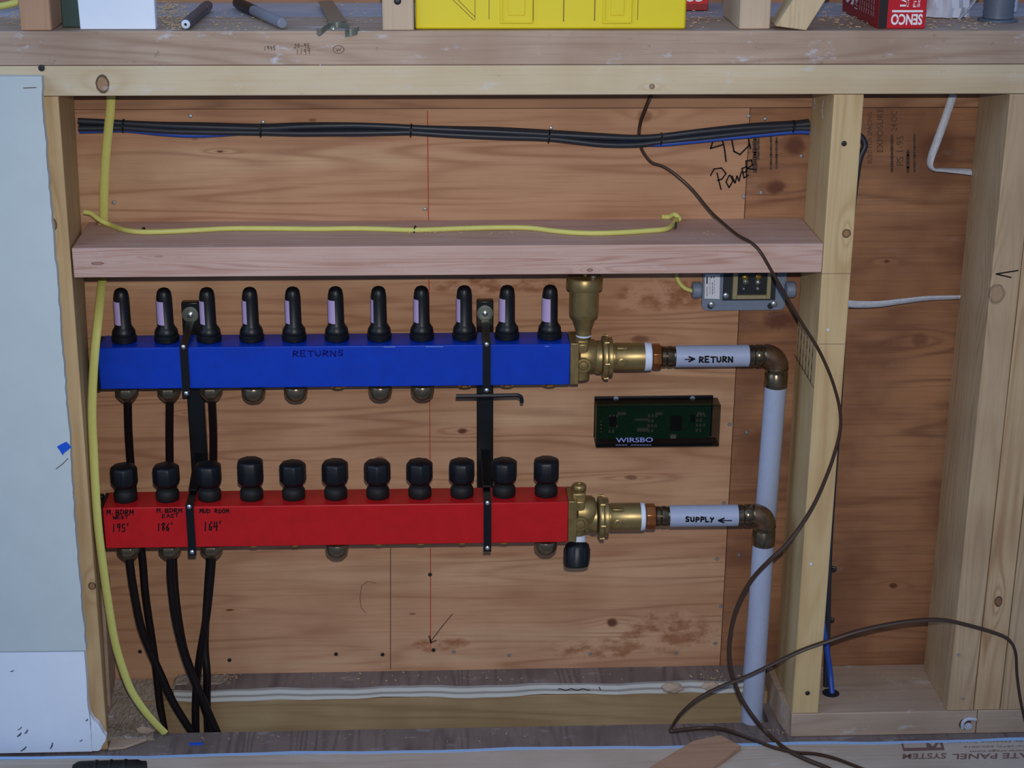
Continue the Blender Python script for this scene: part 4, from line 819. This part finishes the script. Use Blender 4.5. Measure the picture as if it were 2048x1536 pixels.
b = MB(); b.box(xa, xz+.28, y0, y0+.05, zl, zt1); b.box(xa, xz+.28, y0+.05, 5.35, zt1-.05, zt1); b.box(xa, xz+.28, y0+.05, 5.35, zl, zl+.05); b.box(xa, xa+.05, y0+.05, 5.35, zl+.05, zt1-.05)
b.build('smoked_cover', m_smoke, mod)
MB().box(xa+.02, xz-.1, y0+.06, y0+.14, zl+.03, zl+.14).build('cover_rim', m_chip, mod)
for u in (1232, 1385): p = at(u, 797, 5.33); MB().lathe([(.15, 0), (.15, .03), (.08, .05)], p, (0, -1, 0), 16).build('mounting_screw', m_grey, mod)
b = MB(); yy = y0-.005; lettering(b, 'WIRSBO', [at(1232, 885, yy), at(1306, 884, yy), at(1232, 875.5, yy), at(1306, 874.5, yy)], .012); b.build('logo', m_lw, mod)
b = MB(); [b.ribbon([at(u, 890, yy), at(u+4, 890, yy)], .035, t=.002) for u in range(1232, 1304, 6) if u != 1256]; b.build('fine_print', m_lw, mod)

# transformer box
ty = 5.25; zb1 = lz(1490, 621, ty); zt2 = zb_-.06
xl, xr = lx(1404, 600, ty), lx(1571, 600, ty)
tr = thing('transformer_box', ((xl+xr)/2, 5.45, zb1), 'grey metal transformer box under the block, with a white label and brass terminals', 'electrical box')
rc = .32; pts = [(xl, zt2), (xl, zb1+rc)]+[(xl+rc-rc*math.cos(a), zb1+rc-rc*math.sin(a)) for a in (.4, .8, 1.2)]+[(xl+rc, zb1), (xr-rc, zb1)]+[(xr-rc+rc*math.sin(a), zb1+rc-rc*math.cos(a)) for a in (.4, .8, 1.2)]+[(xr, zb1+rc), (xr, zt2)]
MB().prism(pts, ty, 5.46).build('mounting_plate', m_grey, tr, bevel=.03)
zz0 = lz(1490, 601, ty-.1)
MB().box(lx(1446, 580, ty-.05), lx(1551, 580, ty-.05), ty-.10, ty-.005, zz0, zt2).build('recess_plate', m_dark, tr, bevel=.02)
fx0, fx1, fz = lx(1464, 580, ty-.2), lx(1540, 580, ty-.2), lz(1500, 596, ty-.2)
b = MB(); b.box(fx0, fx0+.26, ty-.45, ty-.11, fz, zt2); b.box(fx1-.22, fx1, ty-.45, ty-.11, fz, zt2); b.box(fx0+.26, fx1-.22, ty-.45, ty-.11, fz, fz+.22); b.build('terminal_frame', m_tan, tr, bevel=.03)
MB().box(fx0+.27, fx1-.23, ty-.30, ty-.11, fz+.23, zt2).build('terminal_block', m_chip, tr)
for u, v, m, r in ((1490, 554, m_gold, .16), (1491, 563, m_steel, .16), (1487, 577, m_screw, .10), (1517, 553, m_gold, .17), (1516, 564, m_screw, .14), (1515, 577, m_screw, .12)):
    p = at(u, v, ty-.34); p.z = min(p.z, zt2-.12); MB().lathe([(r, 0), (r, .05), (r*.5, .12), (0, .13)], p, (0, -1, 0), 12).build('terminal_screw', m, tr)
for u, v in ((1452, 591), (1549, 609), (1424, 610)):
    p = at(u, v, ty-.1); sc_ = MB().lathe([(.17, 0), (.17, .05), (.10, .10), (.05, .10)], Vector((p.x, ty-.10 if u == 1452 else ty-.0, p.z)), (0, -1, 0), 14).build('cover_screw', m_screw, tr)
for u, v in ((1541, 612), (1421, 612)):
    p = at(u, v, ty); MB().lathe([(.18, 0), (.18, .012)], (p.x, ty-.0, p.z), (0, -1, 0), 14).build('mounting_slot', m_dark, tr)
lp = MB().add([at(1409, 597, ty-.02), at(1439, 598, ty-.02), at(1440, 549, ty-.02), at(1410, 549, ty-.02)], [(0, 1, 2, 3)]).build('paper_label', m_paper, tr)
b = MB(); 
for u, v0, v1, w_ in ((1414, 554, 568, .07), (1414, 574, 594, .03), (1420, 555, 590, .02), (1425, 565, 590, .03), (1429, 560, 588, .02), (1423, 553, 556, .05), (1428, 553, 556, .05)):
    for k in range(4): a0 = v0+(v1-v0)*k/4; b.ribbon([at(u, a0, ty-.025), at(u, a0+(v1-v0)*.19, ty-.025)], w_, t=.002)
b.build('label_print', m_ink, lp, smooth=False)
for u0, u1, nm in ((1384, 1404, 'cable_connector'), (1571, 1592, 'conduit_knockout')):
    a = at(u0, 578, 4.9); c = at(u1, 578, 4.9); z_ = lz(1400, 581, 4.9)
    MB().lathe([(.30, 0), (.42, .04), (.46, .12), (.46, c.x-a.x-.1), (.36, c.x-a.x)], (a.x, 4.98, z_), (1, 0, 0), 18).build(nm, m_grey, tr)

# ================================================================ SHELF
PZ = PT
def post(name, m, u0, u1, v, label, y0=.35, dep=3.4, side=None, h=7.5):
    p0 = at(u0, v, y0); p1 = at(u1, v, y0)
    return tag(MB().box(p0.x, p1.x, y0, y0+dep, PZ+.01, PZ+h).build(name, m, bevel=.07), label, 'post')
post('short_post', m_post, 42, 104, 67, 'reddish short post standing at the far left of the ledge', .1)
pp = post('short_post', m_post2, 765, 828, 62, 'post standing between the galvanised clip and the yellow plastic panel', .1)
screws([(795, 2)], .1, pp, m_screwd, .18)
post('short_post', m_post2, 1478, 1540, 58, 'upright post on the ledge left of the leaning board', .45, 5.2)
b = MB(); p0 = at(1550, 58, .30); p1 = at(1612, 66, .05); dx_ = 3.1
b.hexa([(p0.x, .1, PZ+.20), (p1.x, -.02, PZ+.01), (p1.x, 1.5, PZ+.01), (p0.x, 1.6, PZ+.20), (p0.x+dx_*1.35, .6, PZ+7), (p1.x+dx_*1.35, .5, PZ+6.9), (p1.x+dx_*1.35, 2.0, PZ+6.9), (p0.x+dx_*1.35, 2.1, PZ+7)])
tag(b.build('leaning_board', m_lean, bevel=.05), 'pale board leaning to the right against nothing but its neighbour post', 'board')['label'] = 'pale board leaning to the right beside the upright post'
# white sheet box
p0 = at(161, 64, .5); p1 = at(312, 61, .5)
b = MB(); b.hexa([(p0.x, .5, PZ+.02), (p1.x, .5, PZ+.02), (p1.x, 1.05, PZ+.02), (p0.x, 1.05, PZ+.02), (p0.x-.22, .9, PZ+7), (p1.x+.0, .9, PZ+7), (p1.x, 1.45, PZ+7), (p0.x-.22, 1.45, PZ+7)])
tag(b.build('drywall_offcut', m_dryw, bevel=.04), 'white drywall offcut standing upright on the ledge', 'drywall piece')
p0 = at(125, 62, 1.2); p1 = at(163, 62, 1.2)
b = MB(); b.box(p0.x, p1.x+.5, 1.25, 1.5, PZ+.02, PZ+5); b.box(p0.x, p1.x+.5, 1.5, 5, PZ+.02, PZ+.25)
tag(b.build('green_box', m_green, bevel=.04), 'dark green plastic box half hidden behind the white drywall offcut', 'box')
cable('yellow_cable', A3([(-15, 14, 3), (10, 11, 3), (30, 6, 3), (50, 0, 3.2), (80, -6, 3.6), (120, -4, 4.3), (140, 1, 4.5), (165, 3, 4.5), (190, 4, 4.5)]), .17, m_yel, 'yellow cable behind the short post at the top left corner', 'cable')
# two markers
def marker(nm, a, b_, r, m1, m2, cut, label, tip):
    a, b_ = Vector(a), Vector(b_); d = b_-a; L = d.length
    o = MB().lathe([(r*.7, 0), (r*.95, .06), (r, .25), (r, L*cut)], a, d, 18).build(nm, m1); tag(o, label, 'marker')
    c = MB().lathe([(r*1.08, 0), (r*1.08, L*(1-cut)*.7), (r*.95, L*(1-cut)*.88), (r*.5, L*(1-cut))], a+d*cut, d, 18).build('pen_cap', m2, o)
    if tip: MB().lathe([(r*.72, 0), (r*.8, -.10), (r*.55, -.14)], a, d, 18).build('end_plug', m_ptfe, o); MB().lathe([(r*.25, -.145), (r*.25, -.16)], a, d, 12).build('end_hole', m_blk, o)
    return o
zp = PZ+.30
marker('marker_pen', fl(372, 48, zp), fl(417, 10, zp), .27, m_pen, m_pen, .75, 'dark marker lying on the ledge with its white round end towards us', True)
marker('marker_pen', fl(566, 47, zp), fl(470, 4, zp), .27, m_penl, m_blk, .58, 'grey marker with a black cap lying slanted on the ledge', False)
# galvanised clip
gc = [fl(u, v, PZ+.2) for u, v in ((637, 5), (665, 3), (693, 44), (658, 47))]
b = MB(); b.add([g for g in gc]+[g+Vector((0, 0, .07)) for g in gc], [(3, 2, 1, 0), (4, 5, 6, 7), (0, 1, 5, 4), (1, 2, 6, 5), (2, 3, 7, 6), (3, 0, 4, 7)])
gcl = tag(b.build('metal_clip', m_steel, bevel=.02), 'galvanised metal clip with a flat tongue and curled ends, lying on the ledge', 'clip')
def strip(path, hw, nm, par, up):
    P = spline(path, 6); vs = []
    for p in P: vs += [p-Vector((0, 0, hw))*1, p+Vector((0, 0, hw)), p+Vector((0, .05, hw)), p+Vector((0, .05, -hw))]
    fs = []
    for i in range(len(P)-1):
        for j in range(4): a = i*4+j; c = i*4+(j+1) % 4; fs.append((a, c, c+4, a+4))
    fs += [(0, 1, 2, 3), (len(vs)-1, len(vs)-2, len(vs)-3, len(vs)-4)]; MB().add(vs, fs).build(nm, m_steel, par)
strip([fl(633, 62, PZ+.1), fl(640, 64, PZ+.2), fl(650, 57, PZ+.3), fl(662, 51, PZ+.3), fl(680, 50, PZ+.3), fl(696, 55, PZ+.3), fl(699, 62, PZ+.2)], .13, 'curled_arm', gcl, 1)
strip([at(690, 67, -.1), at(700, 66, -.2), at(712, 63, -.1), at(718, 60, .1)], .16, 'bent_end', gcl, 1)
MB().lathe([(.10, 0), (.10, .04), (.05, .06)], fl(666, 56, PZ+.3), (0, -1, .4), 12).build('rivet', m_steel, gcl)
# yellow panel
ya = at(831, 62, .45); yb2 = at(1371, 62, .45); yh_ = 6.5
yp = tag(MB().box(ya.x, yb2.x, .45, 1.6, PZ+.02, PZ+yh_).build('yellow_plastic_case', m_yplas, bevel=.10), 'long bright yellow plastic case standing on the ledge', 'case')
def yq(u, v): return at(u, v, .44)
b = MB()
for u0, u1 in ((1005, 1060), (1210, 1258)):
    A = yq(u0, 41); B_ = yq(u1, 41); x0, x1 = A.x, B_.x; z0 = A.z; z1 = PZ+yh_-.3; w_ = .14
    MB().prism([(x0-w_, z1), (x0-w_, z0-w_), (x1+w_, z0-w_), (x1+w_, z1), (x1, z1), (x1, z0), (x0, z0), (x0, z1)], .36, .449).build('raised_rib', m_yplas, yp, bevel=.04)
    MB().box(x0+.25, x1-.25, .40, .449, z0+.25, z1).build('raised_panel', m_yplas, yp, bevel=.04)
b = MB()
for u, v in ((1066, 42), (1127, 43), (1189, 42), (950, 40), (978, 38), (1275, 40)):
    A = yq(u, v); w_ = .05 if u in (1066, 1127, 1189) else .03; b.box(A.x-w_/2, A.x+w_/2, .435, .449, A.z, PZ+yh_-.3)
b.ribbon([yq(900, -6), yq(948, 40)], .03); b.ribbon([yq(908, -8), yq(950, 34)], .03)
b.build('groove', plain('yellow_plastic_groove', (120, 96, 20), .6), yp)
# cartons
def carton(label, A, B_, h, dep, ang):
    pass
ax0 = at(1755, 53, .6); ax1 = at(1850, 51, .6)
dirl = (fl(1684, 22, PZ)-Vector((ax0.x, .6, PZ))); 
def cpt(a, t, z): return Vector((ax0.x+(ax1.x-ax0.x)*a+dirl.x*t, .6+dirl.y*t, PZ+.02+z))
b = MB().hexa([cpt(0, 0, 0), cpt(1, 0, 0), cpt(1, 1, 0), cpt(0, 1, 0), cpt(0, 0, 5), cpt(1, 0, 5), cpt(1, 1, 5), cpt(0, 1, 5)])
ca = tag(b.build('staple_carton', m_redcd, bevel=.03), 'red SENCO carton standing upside down on the ledge', 'carton', None)
def cq(x, z, t=0): return Vector((ax0.x+(ax1.x-ax0.x)*x, .585, PZ+.02+z))
b = MB().add([cq(0, .02), cq(.19, .02), cq(.19, 4.98), cq(0, 4.98)], [(0, 1, 2, 3)]); b.build('black_stripe', m_blkcd, ca)
zA, zB = .16, .66
b = MB(); lettering(b, 'SENCO', [cq(.93, .72), cq(.27, .72), cq(.93, .18), cq(.27, .18)], .03); b.add([cq(.28, .80), cq(.93, .80), cq(.93, .90), cq(.28, .90)], [(0, 1, 2, 3)])
lettering(b, '1/4"', [cq(.56, 1.08), cq(.56, 2.0), cq(.43, 1.08), cq(.43, 2.0)], .02); lettering(b, 'Crown', [cq(.62, 1.05), cq(.62, 2.2), cq(.57, 1.05), cq(.57, 2.2)])
lettering(b, 'Finish', [cq(.78, 1.05), cq(.78, 2.2), cq(.71, 1.05), cq(.71, 2.2)]); lettering(b, 'Staples', [cq(.87, 1.05), cq(.87, 2.3), cq(.80, 1.05), cq(.80, 2.3)], .01)
b.build('carton_lettering', m_inkw, ca)
dl = Vector((dirl.x, dirl.y, 0)); nl = Vector((-dl.y, dl.x, 0)).normalized()
if nl.y > 0: nl = -nl
def sq(t, z): return Vector((ax0.x, .6, PZ+.02+z))+dl*t+nl*.015
b = MB().add([sq(.02, .02), sq(.98, .02), sq(.98, 4.9), sq(.02, 4.9)], [(0, 1, 2, 3)]); b.build('side_face', m_redcd2, ca)
def sq2(t, z): return sq(t, z)+nl*.01
b = MB(); lettering(b, 'S', [sq2(.66, .55), sq2(.66, 1.25), sq2(.92, .55), sq2(.92, 1.25)], .03); lettering(b, '1/4"', [sq2(.55, .45), sq2(.55, 1.1), sq2(.64, .45), sq2(.64, 1.1)])
for i, t in enumerate((.12, .18, .25, .31, .37, .43, .49)): [b.ribbon([sq2(t, .5+j*.3), sq2(t, .5+j*.3+.22)], .035, tuple(nl), .002) for j in range(5)]
b.build('side_print', m_inkw, ca, smooth=False)
q0 = fl(1366, 22, PZ); q1_ = fl(1416, 22, PZ)
c2 = tag(MB().box(q0.x-2, q1_.x, q0.y, q0.y+2.5, PZ+.02, PZ+3).build('staple_carton', m_redcd2, bevel=.04), 'red carton behind the right end of the yellow case', 'carton')
b = MB(); yy = q0.y-.01; z_ = lz(1390, 3.5, yy); lettering(b, 'CO', [Vector((q1_.x-.25, yy, z_+.5)), Vector((q1_.x-1.25, yy, z_+.5)), Vector((q1_.x-.25, yy, z_)), Vector((q1_.x-1.25, yy, z_))], .03); b.build('carton_lettering', m_inkw, c2)
MB().add([Vector((q0.x-1.9, yy+.005, lz(1390, 8, yy))), Vector((q1_.x-.03, yy+.005, lz(1390, 8, yy))), Vector((q1_.x-.03, yy+.005, PZ+2.9)), Vector((q0.x-1.9, yy+.005, PZ+2.9))], [(0, 1, 2, 3)]).build('front_panel', m_redcd, c2)
# bag, tie, spool, roll
p0 = at(1880, 36, 2.4); p1 = at(1968, 30, 2.4)
b = MB(); vs = []; fs = []; n1, n2 = 14, 8
for j in range(n2+1):
    for i in range(n1+1):
        x = p0.x+(p1.x-p0.x)*i/n1; z = PZ+.05+4*j/n2; bul = math.sin(math.pi*i/n1)*.5+.3
        vs.append((x+.1*math.sin(j*1.3), fl(1920, 34, PZ).y-bul+.12*math.sin(i*1.7+j), z))
o_ = len(vs); vs += [(x, fl(1920, 34, PZ).y+1.2, z) for x, y, z in vs]
for j in range(n2):
    for i in range(n1):
        a = j*(n1+1)+i; fs.append((a, a+1, a+n1+2, a+n1+1)); fs.append((o_+a+n1+1, o_+a+n1+2, o_+a+1, o_+a))
for i in range(n1): fs.append((i+1, i, o_+i, o_+i+1)); a = n2*(n1+1)+i; fs.append((a, a+1, o_+a+1, o_+a))
for j in range(n2): a = j*(n1+1); fs.append((a, a+n1+1, o_+a+n1+1, o_+a)); a += n1; fs.append((a+n1+1, a, o_+a, o_+a+n1+1))
tag(b.add(vs, fs).build('plastic_bag', m_bag), 'white plastic bag standing behind the clear strip near the right end of the ledge', 'bag')
A = fl(1916, 40, PZ+.05); B_ = at(1958, -12, A.y+.4)
b = MB().tube([A, A.lerp(B_, .5)+Vector((.08, 0, 0)), B_], .16, 8, 5, flat=(.25, None)); tag(b.build('clear_strip', m_wht), 'pale translucent strip leaning up in front of the white bag', 'strip')
sp = fl(2003, 44, PZ); sr = (lx(2031, 30, sp.y)-lx(1973, 30, sp.y))/2; scx = (lx(2031, 30, sp.y)+lx(1973, 30, sp.y))/2
spool = MB().lathe([(sr*1.35, 0), (sr*1.35, .10), (sr*1.0, .14)]+[(sr*(1.0 if k % 2 else 1.05), .18+k*.14) for k in range(36)]+[(sr*.8, 5.3)], (scx, sp.y+sr*.6, PZ+.01), seg=28)
tag(spool.build('ribbed_fitting', m_spool), 'grey ribbed plastic fitting standing on a round foot at the right end of the ledge', 'fitting')
p0 = at(2038, 22, 4.0); tag(MB().lathe([(.5, 0), (.55, .06), (.55, 2.9), (.5, 3)], (p0.x+.45, fl(2045, 24, PZ).y, PZ+.02), seg=20).build('white_bottle', m_bag), 'white plastic bottle at the extreme right end of the ledge', 'bottle')
# sawdust and chips
random.seed(21)
def chips(nm, spots, label, m=m_saw):
    b = MB()
    for (u, v, ru, rv, n, z, s_) in spots:
        for _ in range(n):
            a = random.uniform(0, 6.28); q = random.random()**.6; p = fl(u+ru*q*math.cos(a), v+rv*q*math.sin(a), z)
            if z > 0 and not (0.1 < p.y < 11.5): continue
            t = random.uniform(0, 6.28); L = (.02+.11*random.random()**2)*s_; W_ = random.uniform(.015, .05)*s_; h = random.uniform(.005, .03)
            e = Vector((math.cos(t), math.sin(t), random.uniform(-.2, .3)))*L; g = Vector((-math.sin(t), math.cos(t), 0))*W_; k = Vector((0, 0, h+.01)); p = p+Vector((0, 0, .05*s_))
            b.hexa([p-e-g, p+e-g, p+e+g, p-e+g, p-e-g+k, p+e-g+k, p+e+g+k, p-e+g+k])
    return tag(b.build(nm, m, smooth=False), label, 'debris', kind='stuff')
chips('sawdust', [(350, 35, 30, 30, 160, PZ, 1), (330, 20, 22, 22, 80, PZ, 1), (450, 45, 120, 25, 60, PZ, .8), (700, 30, 60, 25, 30, PZ, .8), (1690, 35, 60, 25, 90, PZ, 1), (1860, 35, 18, 25, 60, PZ, 1), (1940, 45, 70, 15, 50, PZ, 1), (1400, 35, 40, 25, 40, PZ, 1), (30, 30, 30, 25, 50, PZ, 1)], 'sawdust and wood chips scattered on the grey ledge')
chips('wood_chips', [(870, 466, 60, 5, 16, zt_, .7), (1000, 470, 60, 5, 8, zt_, .7), (1400, 468, 40, 5, 5, zt_, .8)], 'a few pale wood chips lying on the pinkish block')
chips('floor_chips', [(700, 1475, 500, 10, 40, FLOOR, .5), (1540, 1462, 40, 12, 12, FLOOR, .6), (900, 1355, 450, 12, 40, ZB, .6), (1440, 1355, 60, 12, 30, ZB, .7), (430, 1350, 60, 12, 50, ZB, .8), (1760, 1370, 60, 40, 14, FLOOR+1.5, .5)], 'pale crumbs and chips on the subfloor and plates at the foot of the bay')
